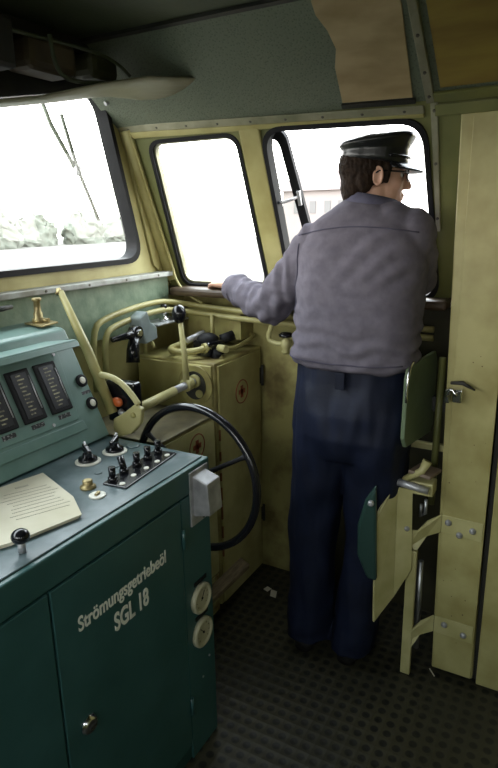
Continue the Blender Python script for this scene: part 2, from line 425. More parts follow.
# left and rear walls with windows so daylight comes from there too
lwin = [(-.75, 1.42), (-.15, 1.42), (-.15, 1.90), (-.75, 1.90)]; lwin2 = [(.15, 1.36), (1.35, 1.36), (1.35, 1.90), (.15, 1.90)]
wl = slab('wall_left', [[(-1.3, 0), (1.64, 0), (1.64, 2.2), (-1.3, 2.2)], lwin, lwin2], .04, frame_mtx((-1.03, 0, 0), (0, 1, 0), (0, 0, 1)), 'olive'); wl['kind'] = 'structure'
w4 = thing('window_4', None, None, (-1.03, 0, 1.3), kind='structure')
for q in (lwin, lwin2): slab('pane', [q], .005, frame_mtx((-1.03, 0, 0), (0, 1, 0), (0, 0, 1)), 'glass', w4)
rwin = [(-.7, 1.45), (-.35, 1.45), (-.35, 1.85), (-.7, 1.85)]
wb = slab('wall_back', [[(-1.05, 0), (2.27, 0), (2.27, 2.2), (-1.05, 2.2)], rwin], .04, frame_mtx((0, -1.3, 0), (1, 0, 0), (0, 0, 1)), 'olive'); wb['kind'] = 'structure'
w5 = thing('window_5', None, None, (-.5, -1.3, 1.25), kind='structure')
slab('pane', [rwin], .005, frame_mtx((0, -1.3, 0), (1, 0, 0), (0, 0, 1)), 'glass', w5)

# metal-edged ledge and green lining below the windscreen
t8 = struct('trim_8', MB().box(-.9, 2.10, 1.545, 1.60, 1.372, 1.392), 'ledge', .003)
sc = MB()
for i in range(12): sc.lathe((2.0 - i * .2, 1.545, 1.382), (0, -1, 0), [(0, .005), (.002, .004)], 8)
sc.build('screws', 'screw', t8)
struct('trim_9', MB().box(-.9, 2.10, 1.575, 1.60, 1.17, 1.372), 'greenwall')

# sheet-metal roof flap above the windscreen with dark gear behind it
lo = [(-.9, 1.45, 1.90), (0.6, 1.45, 1.905), (1.223, 1.45, 1.914), (1.446, 1.45, 1.960), (1.647, 1.45, 1.997), (1.747, 1.45, 2.006), (1.812, 1.385, 1.998)]
hi = [(-.9, 1.33, 1.86), (.5, 1.33, 1.862), (1.115, 1.32, 1.893), (1.247, 1.31, 1.921), (1.459, 1.30, 1.984), (1.61, 1.24, 2.022), (1.765, 1.145, 2.034)]
def interp_rows(a, b, n=6, sag=.012):
    rows = []
    for i in range(n + 1):
        t = i / n; rows.append([V(p).lerp(V(q), t) - V((0, 0, sag * 4 * t * (1 - t))) for p, q in zip(a, b)])
    return rows
rows = interp_rows(lo, hi); g = MB(); nn = len(lo)
vs = [p for r_ in rows for p in r_]; g.add(vs, [(i * nn + k, i * nn + k + 1, (i + 1) * nn + k + 1, (i + 1) * nn + k) for i in range(6) for k in range(nn - 1)], True)
fl = solo('roof_flap', g, 'roof_light', 'bowed pale olive sheet metal flap under the dark roof above the windscreen', 'roof flap')
so = fl.modifiers.new('solid', 'SOLIDIFY'); so.thickness = .006; so.offset = 1
so.offset = 0
struct('trim_10', MB().prism([(-.9, 1.47, 1.925), (1.15, 1.47, 1.925), (1.25, 1.47, 1.935), (1.446, 1.47, 1.975), (1.70, 1.47, 2.02), (1.78, 1.47, 2.03), (1.62, 1.47, 2.15), (-.9, 1.47, 2.15)], (0, .125, 0)), 'dark')
eb = thing('ventilation_duct', 'dark sooty equipment box with curved pipe in the roof corner above the windscreen', 'roof equipment', (1.2, 1.4, 1.93))
MB().box(.2, 1.20, 1.34, 1.46, 1.98, 2.10).build('casing', 'dark', eb, .01)
MB().box(1.26, 1.44, 1.36, 1.47, 2.0, 2.09).build('box', mat('brown_box', (.10, .075, .04), (.05, .035, .02), .6, scale=8), eb, .02)
MB().box(1.50, 1.62, 1.36, 1.47, 2.02, 2.09).build('box', mat('brown_box_small', (.07, .07, .035), (.04, .04, .02), .6, scale=8), eb, .02)
MB().tube([(.9, 1.36, 2.06), (1.26, 1.35, 2.075), (1.52, 1.35, 2.085), (1.59, 1.33, 2.06), (1.61, 1.31, 2.03)], .005, 10, sub=2).build('pipe', 'roof', eb)
MB().tube([(1.30, 1.32, 2.08), (1.31, 1.32, 2.0), (1.36, 1.32, 1.975), (1.50, 1.32, 1.995)], .006, 10, sub=2).build('pipe', 'roof', eb)
# sheet border joining ceiling and sloping lining
struct('trim_11', MB().obox((1.592, .15, 2.146), V((0, 1.46, 0)), V((.02, 0, 0)), V((0, 0, .006))), 'dark')

# small hinge fitting at the upper corner of the windscreen
solo('window_catch', MB().tube([(1.77, 1.56, 2.0), (1.80, 1.55, 2.02), (1.85, 1.54, 2.0), (1.90, 1.54, 1.93)], .008, 10, sub=2).obox((1.875, 1.545, 1.965), V((.012, 0, -.03)), V((0, .01, 0)), V((.006, 0, .002))), 'alu',
     'thin metal catch rod at the corner between windscreen and side windows', 'window catch')

# brown hardboard panels on the sloping lining
def board(name, pts, m, label):
    b = MB(); b.prism([upp(y, z, .010) for y, z in pts], -UN * .005)
    return b.build(name, m, None, .001, upp(pts[0][0], pts[0][1], .01))
o = board('hardboard_panel', [(.700, 2.12), (.682, 2.09), (.675, 2.055), (.695, 2.02), (.708, 1.943), (.498, 1.938), (.478, 2.104), (.475, 2.145), (.70, 2.145)], 'brown', '')
tag(o, 'pale brown hardboard panel with curved left edge above the driver', 'panel', 'hardboard panels')
o = board('hardboard_panel', [(.418, 1.952), (.418, 2.14), (-.3, 2.14), (-.3, 1.952)], 'brown2', '')
tag(o, 'ochre brown hardboard panel above the yellow wall cabinet', 'panel', 'hardboard panels')
bd = MB().prism([upp(.712, 1.932, .012), upp(.492, 1.927, .012), upp(.492, 1.936, .012), upp(.712, 1.941, .012)], -UN * .008)
struct('trim_12', bd, 'dark')

# wooden armrest under the side windows
solo('wooden_armrest', MB().prism([(2.055, .40, 1.325), (2.055, 1.54, 1.327), (2.16, 1.54, 1.327), (2.16, .40, 1.325)], (0, 0, -.035)), 'wood',
     'dark brown wooden armrest under the side windows, gripped by the driver', 'armrest', bevel=.012)

# ------------------------------------------------------------------ yellow cabinet at the right edge
wc = thing('wall_cabinet', 'tall pale yellow metal cabinet at the right edge behind the folding seat', 'cabinet', (2.0, .25, 0))
MB().prism([(1.905, .335, .025), (1.905, .368, 1.884), (2.24, .368, 1.884), (2.24, .335, .025)], (0, -.14, 0)).build('side_panel', 'yellow', wc, .004)
MB().box(1.905, 2.24, -1.2, .182, .01, 1.884).build('body', 'yellow', wc, .004)
MB().box(1.897, 1.905, .200, .332, .03, 1.875).build('door', 'yellow', wc, .002)
MB().box(1.93, 2.2, .18, .198, .01, 1.88).build('joint', 'dark', wc)
# rust specks on the door front
rs = MB()
for i in range(26):
    y = random.uniform(.21, .33); z = random.choice([random.uniform(.5, 1.2), random.uniform(.15, .5)]); r = random.uniform(.001, .0028)
    rs.lathe((1.8972, y, z), (-1, 0, 0), [(0, r), (.0004, r * .8)], 7)
rs.build('rust_spots', mat('rust', (.09, .045, .02), None, .8), wc)['kind'] = 'stuff'

# ------------------------------------------------------------------ folding seat
fs = thing('folding_seat', 'folded-up seat with pale yellow plate on brackets, right of the driver', 'folding seat', (1.85, .43, 0))
pl = MB()
A, B, C_ = (1.74, .517, 0), (1.82, .462, 0), (1.86, .420, 0)
def vplate(mb, a, b, zs, th):
    a, b = V(a), V(b); d = (b - a).normalized(); n = V((d.y, -d.x, 0)) * th
    mb.prism([V((a.x, a.y, zs[0])), V((b.x, b.y, zs[1])), V((b.x, b.y, zs[2])), V((a.x, a.y, zs[3]))], n); return mb
m_ = MB(); m_.prism([(1.75, .508, .250), (1.82, .462, .325), (1.82, .470, .738), (1.80, .475, .75), (1.765, .512, .66), (1.752, .516, .615)], (.006, .009, 0))
m_.build('seat_plate', 'pale_yellow', fs, .002)
m_ = MB(); m_.prism([(1.82, .464, .32), (1.84, .412, .435), (1.84, .424, .728), (1.82, .470, .738)], (.008, .004, 0)); m_.build('seat_plate', 'pale_yellow', fs, .002)
MB().lathe((1.831, .434, .59), (-.93, -.36, 0), [(0, .009), (.003, .009), (.006, .005)], 12).build('bolt', 'alu', fs)
# cushion behind
cb = MB(); cb.prism([(1.735, .515, .77), (1.735, .550, .71), (1.735, .574, .61), (1.735, .572, .50), (1.735, .535, .42), (1.735, .500, .42)], (.022, .006, 0)); cb.build('seat_cushion', 'cushion', fs, .012)
MB().lathe((1.736, .532, .705), (-.9, -.3, 0), [(0, .010), (.008, .011), (.012, .006)], 12).build('knob', 'alu', fs)
# post
MB().box(1.85, 1.868, .400, .434, .0, .50).build('post', 'pale_yellow', fs, .003)
MB().tube([(1.885, .392, .45), (1.885, .390, .10)], .010, 10).build('pull_rod', 'steel', fs)
# brackets bolted to the cabinet
def bracket(z, drop, bolts):
    b = MB()
    b.prism([(1.893, .335, z + .035), (1.893, .205, z + .032), (1.893, .205, z - .035), (1.893, .335, z - .030)], (.004, 0, 0))
    b.prism([(1.893, .335, z + .035), (1.87, .375, z + .012), (1.85, .40, z - drop + .04), (1.85, .43, z - drop + .035), (1.85, .43, z - drop - .03), (1.85, .40, z - drop - .035), (1.872, .375, z - .045), (1.893, .335, z - .030)], (.006, .004, 0))
    o = b.build('bracket', 'pale_yellow', fs, .002)
    for (y, zz) in bolts:
        MB().lathe((1.893, y, zz), (-1, 0, 0), [(0, .011), (.004, .011), (.006, .006), (.010, .005)], 10).build('bolt', 'alu', o)
bracket(.60, .06, [(.313, .612), (.235, .60), (.275, .575)])
bracket(.21, .06, [(.30, .22), (.235, .20)])
# hinge head
h = MB(); h.box(1.84, 1.90, .36, .45, .715, .760); h.build('hinge_block', 'pale_yellow', fs, .004)
h = MB().obox((1.87, .395, .79), V((.04, -.01, .0)), V((0, .036, .006)), V((0, -.001, .006))); h.build('hinge_plate', mat('rusty_plate', (.17, .12, .09), (.24, .18, .13), .6, scale=20), fs, .003)
MB().tube([(1.84, .465, .755), (1.84, .40, .80), (1.85, .385, .835)], [.010, .013, .016], 10).build('hinge_arm', 'pale_yellow', fs)
MB().cyl((1.82, .47, .757), (1.82, .37, .745), .012).build('hinge_pin', 'alu', fs)
lt = MB().tube([(1.87, .385, .69), (1.87, .385, .64), (1.87, .40, .625), (1.87, .40, .67)], .006, 8); lt.build('latch', 'steel', fs)
MB().box(2.05, 2.07, .36, .54, .795, .82).build('rear_bar', 'pale_yellow', fs, .003)
# back board
bk = MB(); d = V((2.04 - 1.76, .415 - .441, 0)); bb = V((0, 0, 0))
P0, P1 = V((1.76, .441, 0)), V((2.06, .418, 0))
def q_(t, z): p = P0.lerp(P1, t); return (p.x, p.y, z)
bk.prism([q_(0, .93), q_(.02, 1.12), q_(.06, 1.150), q_(.12, 1.158), q_(.93, 1.158), q_(1, 1.13), q_(1, .89), q_(.9, .87), q_(.08, .895)], (.001, .014, 0))
sb = thing('seat_back_board', 'smooth green painted board standing on edge right of the driver at hip height', 'seat back', (1.9, .43, .87))
bo = bk.build('board', 'seatgreen', sb, .003)
MB().tube([q_(-.01, 1.05), q_(.0, 1.125), q_(.07, 1.160), q_(.16, 1.168)], .004, 8, sub=1).build('edge_clip', 'chrome', sb)
MB().box(2.03, 2.07, .36, .43, .95, 1.0).build('mount', 'dark', sb)
MB().tube([(2.03, .40, .60), (2.03, .395, 1.14)], .012, 10).build('rod', 'olive', sb)
# chrome latch on the cabinet edge
lc = thing('cabinet_latch', 'chrome latch with a dark handle on the edge of the yellow wall cabinet', 'latch', (1.89, .31, 1.03))
MB().box(1.872, 1.90, .335, .352, 1.03, 1.075).build('strike_plate', 'chrome', lc, .004)
MB().box(1.868, 1.897, .298, .328, 1.035, 1.080).build('lock_body', 'chrome', lc, .006)
MB().tube([(1.866, .345, 1.055), (1.862, .33, 1.085), (1.862, .315, 1.06)], .006, 10, sub=1).build('bow', 'chrome', lc)
MB().tube([(1.87, .335, 1.098), (1.87, .30, 1.102), (1.87, .262, 1.083)], [.005, .007, .003], 10).build('handle', 'dark', lc)

# ------------------------------------------------------------------ first aid locker and low cabinet in the corner
def emblem(parent, cx, y, cz, r):
    e = MB()
    pts = [V((cx + r * math.cos(2 * PI * k / 36), y, cz + r * math.sin(2 * PI * k / 36))) for k in range(36)]
    e.tube(pts, .0022, 6, closed=True)
    a = r * .52; w = r * .19
    e.box(cx - a, cx + a, y - .001, y + .001, cz - w, cz + w); e.box(cx - w, cx + w, y - .001, y + .001, cz - a, cz + a)
    return e.build('cross_emblem', 'red', parent)
lk = thing('first_aid_locker', 'tall yellow corner locker with a red circled cross on its door', 'locker', (2.05, 1.4, 0))
MB().box(1.86, 2.235, 1.198, 1.57, .02, 1.072).build('body', 'yellow_dirty', lk, .006)
dr = MB().box(1.875, 2.205, 1.188, 1.198, .03, 1.060).build('door', 'yellow', lk, .003)
emblem(lk, 2.047, 1.187, .918, .048)
hg = MB().cyl((2.222, 1.185, .90), (2.222, 1.185, .99), .006).box(2.21, 2.234, 1.188, 1.192, .91, .98); hg.build('hinge', 'dark', lk)
hg = MB().cyl((2.222, 1.185, .25), (2.222, 1.185, .33), .006).box(2.21, 2.234, 1.188, 1.192, .26, .32); hg.build('hinge', 'dark', lk)
MB().box(1.846, 1.86, 1.205, 1.555, .90, 1.064).build('side_plate', 'yellow', lk, .003)
rust = mat('rust_streaks', (.16, .06, .02), None, .8)
for i in range(7):
    z = .25 + i * .085; MB().box(1.868, 1.874, 1.186, 1.192, z, z + random.uniform(.03, .07)).build('rust_streak', rust, lk)
lcab = thing('low_cabinet', 'low yellow cabinet with a red circled cross, behind the handwheel', 'cabinet', (1.62, 1.4, 0))
MB().box(1.49, 1.84, 1.198, 1.55, .02, .875).build('body', 'yellow_dirty', lcab, .005)
MB().box(1.50, 1.835, 1.189, 1.198, .20, .862).build('door', 'pale_yellow', lcab, .003)
MB().box(1.485, 1.845, 1.186, 1.55, .872, .882).build('top', mat('grimy_top', (.20, .17, .09), (.09, .075, .04), .55, scale=9), lcab, .003)
emblem(lcab, 1.712, 1.188, .792, .048)
MB().box(1.50, 1.835, 1.192, 1.198, .02, .19).build('kick_plate', 'yellow_rust', lcab, .002)
solo('wooden_step', MB().prism([(1.60, 1.190, .150), (2.01, 1.190, .150), (1.98, 1.128, .150), (1.60, 1.135, .150)], (0, 0, .022)), 'shelfwood',
     'short splintered wooden ledge low on the yellow cabinets beside the desk', 'ledge', bevel=.004)

# cover panel on the side wall above the locker and small shelf
cv = MB().tube([(2.14, 1.50, 1.235), (2.14, 1.24, 1.22), (2.14, 1.24, 1.115), (2.14, 1.50, 1.115)], .006, 8, closed=True).box(2.135, 2.25, 1.24, 1.50, 1.11, 1.23)
solo('wall_cover', cv, 'yellow_dirty', 'yellow rimmed cover box on the side wall above the corner locker', 'cover', bevel=.003)
cr = thing('drain_tap', 'small chrome tap on a grey shelf bracket in the yellow corner', 'tap', (1.95, 1.5, 1.19))
MB().box(1.87, 2.08, 1.46, 1.56, 1.195, 1.202).build('shelf', 'alu', cr, .002)
MB().lathe((1.965, 1.50, 1.202), (0, 0, 1), [(0, .022), (.01, .022), (.012, .010), (.035, .010), (.037, .014), (.045, .012)], 14).build('tap_body', 'chrome', cr)
MB().tube([(1.965, 1.50, 1.235), (1.99, 1.485, 1.245), (2.0, 1.48, 1.23)], .006, 8).build('spout', 'chrome', cr)
MB().lathe((1.965, 1.50, 1.247), (0, 0, 1), [(0, .012), (.015, .015), (.022, .010)], 12).build('knob', 'bakelite', cr)
fc = MB().tube([(1.90, 1.555, 1.19), (1.90, 1.555, 1.02), (1.93, 1.555, .99)], .008, 10, sub=1).tube([(1.89, 1.53, 1.18), (1.865, 1.50, 1.15), (1.862, 1.48, 1.11)], .007, 8, sub=1)
solo('corner_conduit', fc, 'yellow', 'thin bent yellow conduit beneath the small tap shelf', 'conduit')

# two pipes running along the walls
def pipe(off, r, label):
    dz = off
    p = [(1.565, 1.52, 1.0), (1.565, 1.52, 1.225 + dz), (1.64, 1.52, 1.262 + dz), (1.93, 1.52, 1.285 + dz), (2.06, 1.50, 1.266 + dz), (2.115, 1.40, 1.245 + dz), (2.12, 1.0, 1.225 + dz), (2.12, .45, 1.215 + dz)]
    b = MB().tube(p, r, 12, sub=2)
    return solo('wall_pipe', b, 'yellow', label, 'pipe', 'yellow pipes along the walls')
pipe(0.0, .0115, 'upper of the two yellow pipes running round the corner under the windows')
pp = [(1.60, 1.50, .98), (1.60, 1.50, 1.20), (1.67, 1.50, 1.232), (1.93, 1.50, 1.252), (2.04, 1.48, 1.236), (2.10, 1.38, 1.215), (2.12, 1.0, 1.195), (2.12, .45, 1.185)]
solo('wall_pipe', MB().tube(pp, .0115, 12, sub=2), 'yellow', 'lower of the two yellow pipes running round the corner under the windows', 'pipe', 'yellow pipes along the walls')
solo('corner_cable', MB().tube([(1.86, 1.55, 1.97), (1.98, 1.545, 1.68), (2.09, 1.54, 1.42), (2.085, 1.52, 1.35), (2.10, 1.47, 1.29), (2.10, 1.40, 1.262)], .005, 8, sub=2), 'yellow',
     'thin painted cable running down the corner post to the pipes', 'cable')

# clamp lamp / sand valve by the windscreen wall
sv = thing('signal_handle', 'grey clamp block with a black hanging handle, on the pipes behind the instrument panel', 'handle', (1.72, 1.46, 1.13))
MB().prism([(1.745, 1.45, 1.245), (1.785, 1.44, 1.27), (1.80, 1.44, 1.225), (1.835, 1.44, 1.205), (1.84, 1.44, 1.155), (1.765, 1.44, 1.145), (1.75, 1.45, 1.20)], (0, .055, 0)).build('clamp_block', mat('grey_blue_paint', (.28, .33, .33), (.20, .24, .24), .4, scale=12), sv, .006)
MB().tube([(1.60, 1.46, 1.19), (1.66, 1.445, 1.195), (1.71, 1.44, 1.20)], [.009, .013, .022], 12).build('arm', 'bakelite', sv)
MB().cyl((1.71, 1.46, 1.20), (1.71, 1.425, 1.20), .026, n=24).build('pivot', 'bakelite', sv, .003)
MB().cyl((1.71, 1.428, 1.20), (1.71, 1.418, 1.20), .012).build('pivot_cap', 'chrome', sv)
MB().tube([(1.70, 1.44, 1.185), (1.68, 1.435, 1.14), (1.67, 1.43, 1.095)], [.020, .024, .026], 14).build('grip', 'bakelite', sv)

# ------------------------------------------------------------------ brake valve block with pipe loops on the locker
vb = thing('brake_valve_block', 'black valve block with yellow pipe loops on top of the first aid locker', 'valve', (2.0, 1.32, 1.075))
b = MB().obox((1.985, 1.30, 1.105), V((.045, -.012, 0)), V((.018, .05, 0)), V((0, 0, .030))); b.build('valve_body', 'bakelite', vb, .010)
b = MB().ell((1.985, 1.305, 1.135), (.045, .045, .028)).cyl((2.03, 1.27, 1.13), (2.07, 1.235, 1.145), .020).cyl((1.96, 1.26, 1.06), (1.95, 1.235, 1.10), .018); b.build('valve_cover', 'black', vb)
MB().cyl((1.955, 1.385, 1.130), (2.04, 1.36, 1.150), .012).build('cylinder', 'alu', vb)
MB().tube([(1.945, 1.275, 1.115), (1.895, 1.30, 1.105), (1.865, 1.37, 1.10), (1.885, 1.43, 1.105), (1.99, 1.42, 1.11), (2.12, 1.43, 1.13)], .0135, 12, sub=2).build('pipe_loop', 'yellow', vb)
MB().cyl((1.945, 1.275, 1.115), (1.925, 1.285, 1.111), .020).build('union_nut', 'yellow', vb)
MB().tube([(1.975, 1.245, 1.108), (1.985, 1.212, 1.105), (2.04, 1.205, 1.10), (2.21, 1.21, 1.118), (2.225, 1.25, 1.122), (2.17, 1.39, 1.135), (2.04, 1.39, 1.135)], .009, 12, sub=2).build('pipe_loop', 'yellow', vb)
MB().tube([(2.06, 1.33, 1.12), (2.07, 1.335, 1.22)], .009, 10).build('riser', 'yellow', vb)
MB().cyl((1.96, 1.243, 1.10), (1.96, 1.225, 1.06), .010).cyl((1.965, 1.24, 1.11), (1.955, 1.20, 1.11), .015).build('fitting', 'pale_yellow', vb)

# shut-off valve with black knob right of the locker
sk = thing('shutoff_valve', 'pale yellow shutoff valve with black knob on a bent pipe left of the driver', 'valve', (2.12, 1.04, 1.08))
MB().tube([(2.12, 1.065, 1.24), (2.12, 1.085, 1.19), (2.12, 1.105, 1.13), (2.12, 1.075, 1.115), (2.12, 1.03, 1.115)], .010, 12, sub=2).build('pipe', 'pale_yellow', sk)
MB().lathe((2.12, 1.022, 1.075), (0, 0, 1), [(0, .012), (.01, .018), (.02, .012), (.03, .019), (.055, .019), (.06, .010), (.072, .010)], 16).build('valve_body', 'pale_yellow', sk)
MB().lathe((2.12, 1.022, 1.142), (0, 0, 1), [(0, .014), (.004, .028), (.012, .030), (.020, .020), (.022, .005)], 18).build('knob', 'bakelite', sk)

# ------------------------------------------------------------------ throttle shaft with ball lever
ts = thing('throttle_lever', 'long yellow shaft with upright lever and black ball knob beside the locker', 'lever', (1.78, 1.27, .99))
MB().tube([(1.43, 1.275, .985), (1.70, 1.272, .998)], .017, 14).build('shaft', 'pale_yellow', ts)
MB().tube([(1.66, 1.272, .998), (1.80, 1.270, 1.003), (1.846, 1.270, 1.005)], .0145, 14).build('shaft_end', 'alu', ts)
MB().cyl((1.765, 1.27, 1.002), (1.80, 1.27, 1.004), .025).build('clamp_hub', 'pale_yellow', ts, .003)
MB().tube([(1.775, 1.268, 1.01), (1.778, 1.275, 1.12), (1.775, 1.285, 1.255)], [.013, .0105, .009], 12).build('lever', 'pale_yellow', ts)
MB().lathe((1.775, 1.286, 1.235), (0, .05, 1), [(0, .008), (.006, .016), (.020, .024), (.036, .0265), (.050, .024), (.062, .016), (.068, .005)], 20).build('ball_knob', 'bakelite', ts)
# slotted quadrant disc on the locker side
qd = MB()
th = [2 * PI * k / 36 for k in range(36)]
qd.prism([(1.838, 1.275 + .078 * math.cos(t), .985 + .078 * math.sin(t)) for t in th], (.008, 0, 0)); q0 = qd.build('quadrant_plate', 'yellow_dirty', ts, .002)
qd = MB().prism([(1.834, 1.275 + .050 * math.cos(t), .985 + .056 * math.sin(t)) for t in th], (.004, 0, 0)); qd.build('quadrant_recess', 'dark', ts)
MB().cyl((1.822, 1.27, 1.004), (1.836, 1.27, 1.004), .026).cyl((1.828, 1.252, .955), (1.836, 1.252, .955), .016).build('bearing', 'pale_yellow', ts, .002)

# brake lever and its sector bracket behind the instrument panel
bl = thing('brake_lever', 'slanting pale yellow lever with a curved sector bracket beside the instrument panel', 'lever', (1.41, 1.3, .95))
MB().tube([(1.395, 1.475, 1.385), (1.395, 1.38, 1.20), (1.395, 1.295, 1.00)], [.010, .016, .018], 14).build('lever', 'yellow', bl)
MB().lathe((1.395, 1.478, 1.378), (0, .45, 1), [(0, .013), (.006, .014), (.010, .009), (.018, .007)], 12).build('lever_tip', 'brass', bl)
sec = MB(); n = 14
P_ = [(1.395, 1.355, 1.122), (1.395, 1.33, 1.125), (1.395, 1.285, 1.122), (1.395, 1.245, 1.105), (1.395, 1.21, 1.075), (1.395, 1.185, 1.045)]
sec.tube(P_, .010, 10, sub=2); sec.build('sector_rim', 'pale_yellow', bl)
MB().prism([(1.385, 1.290, .950), (1.385, 1.285, .985), (1.385, 1.235, 1.015), (1.385, 1.195, 1.045), (1.385, 1.165, 1.035), (1.385, 1.175, .985), (1.385, 1.215, .945), (1.385, 1.27, .925)], (.018, 0, 0)).build('bracket_plate', 'pale_yellow', bl, .004)
MB().lathe((1.385, 1.20, 1.01), (-1, 0, 0), [(0, .010), (.005, .009), (.007, .004)], 10).build('pin', 'yellow_dirty', bl)
MB().box(1.42, 1.46, 1.22, 1.34, .96, 1.10).build('contact_box', 'bakelite', bl, .008)
MB().ell((1.41, 1.285, 1.035), (.012, .022, .016)).build('contact_cap', 'lens_red', bl)
MB().cyl((1.41, 1.275, 1.005), (1.40, 1.245, .995), .010).build('contact_pin', 'alu', bl)

# ------------------------------------------------------------------ handwheel
hw = thing('handwheel', 'large glossy black spoked handwheel at the end of the control desk', 'handwheel', (1.45, 1.0, .8))
wc_ = V((1.43, 1.006, .818)); wn = V((1, -.07, -.03)).normalized(); wx, wy, _ = frame_for(wn); R_ = .230
MB().tube([wc_ + R_ * (math.cos(2 * PI * k / 56) * wx + math.sin(2 * PI * k / 56) * wy) for k in range(56)], .0125, 12, closed=True).build('rim', 'bakelite', hw)
for a in (30, 150, 270):
    dv = V((0, -math.cos(math.radians(a)), math.sin(math.radians(a))))
    dv = (dv - wn * dv.dot(wn)).normalized()
    MB().tube([wc_ + dv * .02, wc_ + dv * (R_ - .03), wc_ + dv * R_], [.009, .007, .012], 10).build('spoke', 'black', hw)
MB().lathe(wc_ - wn * .02, wn, [(0, .022), (.005, .032), (.035, .032), (.04, .022)], 20).build('hub', 'bakelite', hw)
MB().cyl(wc_ - wn * .02, wc_ - wn * .10, .014).build('axle', 'steel', hw)

# ------------------------------------------------------------------ control desk
cdk = thing('control_desk', 'teal green driver control desk with lettered front door and sloping top edge', 'control desk', (.4, 1.1, 0))
MB().box(-.9, 1.330, .897, 1.40, .0, .872).build('body', 'teal_dark', cdk, .003)
MB().box(-.9, 1.335, .888, 1.42, .874, .947).build('top_band', 'teal', cdk, .004)
MB().box(-.9, 1.322, .903, 1.255, .947, .951).build('desk_plate', 'teal_top', cdk, .002)
d1 = MB().box(.731, 1.188, .888, .897, .06, .868).build('door', 'teal', cdk, .0025)
d2 = MB().box(-.2, .725, .888, .897, .06, .868).build('door', 'teal', cdk, .0025)
MB().box(1.193, 1.331, .890, .897, .0, .868).build('corner_strip', 'teal', cdk, .002)
TM = frame_mtx((0, .8872, 0), (1, 0, 0), (0, 0, 1))
def tm(x, z): m = TM.copy(); m.translation = V((x, .8872, z)); return m
def text_fit(name, body, x0, x1, z, cap, parent, m='white', bold=.0):
    size = cap / .70
    o = text(name, body, size, Matrix.Identity(4), m, parent, 1., bold)
    off = world_off(parent)
    xs = [v.co.x + off.x for v in o.data.vertices]; w = max(xs) - min(xs); mn = min(xs)
    mt = tm(x0, z)
    for v in o.data.vertices:
        p = v.co + off; q = V(((p.x - mn) * (x1 - x0) / w, p.y, p.z)); v.co = (mt @ q) - off
    return o
text_fit('lettering', 'Strömungsgetriebeöl', .795, 1.112, .730, .036, d1, bold=.0009)
text_fit('lettering', 'SGL 18', .905, 1.033, .656, .047, d1, bold=.0017)
def hinge(z):
    h = MB().cyl((1.191, .884, z - .03), (1.191, .884, z + .03), .0055, n=12); return h.build('hinge', 'teal', d1)
hinge(.755); hinge(.20)
lk_ = MB().lathe((.795, .888, .482), (0, -1, 0), [(0, .024), (.004, .024), (.006, .020), (.010, .019), (.011, .012)], 24).build('lock', 'chrome', d1)
MB().box(.785, .805, .872, .878, .478, .486).build('lock_slot', 'dark', lk_)
for (x, z) in ((1.262, .25), (1.30, .30)): MB().lathe((x, .890, z), (0, -1, 0), [(0, .004), (.002, .003)], 8).build('screw', 'alu', cdk)
# metal socket box on the corner
sbx = MB().box(1.235, 1.330, .846, .888, .795, .915); 
sbx = MB().prism([(1.246, .888, .798), (1.246, .888, .922), (1.246, .838, .905), (1.246, .832, .812)], (.066, 0, 0)).build('socket_box', 'alu', cdk, .003)
MB().box(1.232, 1.322, .884, .890, .772, .935).build('socket_flange', 'alu', sbx, .002)
MB().lathe((1.29, .884, .782), (0, -1, 0), [(0, .006), (.003, .005)], 10).build('screw', 'chrome', sbx)
# two pressure gauges
for i, z in enumerate((.528, .412)):
    g = MB().lathe((1.263, .890, z), (0, -1, 0), [(0, .047), (.010, .047), (.014, .042), (.014, .036), (.008, .034)], 32).build('pressure_gauge', mat('cream_bezel', (.50, .47, .32), (.36, .33, .2), .4, scale=20), cdk)
    dl = MB().lathe((1.263, .884, z), (0, -1, 0), [(0, .034), (.0015, .034)], 32).build('gauge_dial', 'dial', g)
    tk = MB()
    for k in range(9):
        a = math.radians(225 - k * 34); c_, s_ = math.cos(a), math.sin(a)
        tk.tube([(1.263 + .026 * c_, .8820, z + .026 * s_), (1.263 + .031 * c_, .8820, z + .031 * s_)], .0009, 5)
    a = math.radians(60 + 70 * i); tk.tube([(1.263 - .008 * math.cos(a), .8815, z - .008 * math.sin(a)), (1.263 + .024 * math.cos(a), .8815, z + .024 * math.sin(a))], .0012, 5)
    tk.lathe((1.263, .882, z), (0, -1, 0), [(0, .004), (.002, .004)], 10)
    tk.build('gauge_needle', 'black', g)
    MB().box(1.235, 1.297, .887, .891, z + .050, z + .062).build('gauge_label', 'black', g)
# top controls: (x, y) on the plate at z .951
ZT = .951
def rotary(x, y, ang, tip):
    r = MB().lathe((x, y, ZT), (0, 0, 1), [(0, .036), (.003, .036), (.005, .031)], 28).build('rotary_switch', 'dial', cdk)
    MB().lathe((x, y, ZT + .005), (0, 0, 1), [(0, .027), (.008, .026), (.012, .016), (.020, .013)], 24).build('switch_knob', 'bakelite', r)
    c_, s_ = math.cos(ang), math.sin(ang)
    MB().obox((x, y, ZT + .032), V((c_ * .022, s_ * .022, tip)), V((-s_ * .007, c_ * .007, 0)), V((0, 0, .011))).build('switch_grip', 'bakelite', r, .004)
    MB().tube([(x + c_ * .010, y + s_ * .010, ZT + .044), (x + c_ * .021, y + s_ * .021, ZT + .046 + tip)], .004, 8).build('pointer', 'alu', r)
rotary(1.141, 1.165, 1.1, .006); rotary(1.233, 1.148, .35, .003)
g = MB().lathe((1.014, 1.044, ZT), (0, 0, 1), [(0, .020), (.005, .020), (.007, .014), (.012, .012), (.020, .013), (.022, .008)], 20).build('push_button', 'brass', cdk)
g = MB().lathe((.990, .990, ZT), (0, 0, 1), [(0, .021), (.003, .021), (.004, .018)], 24).build('key_switch', 'dial', cdk)
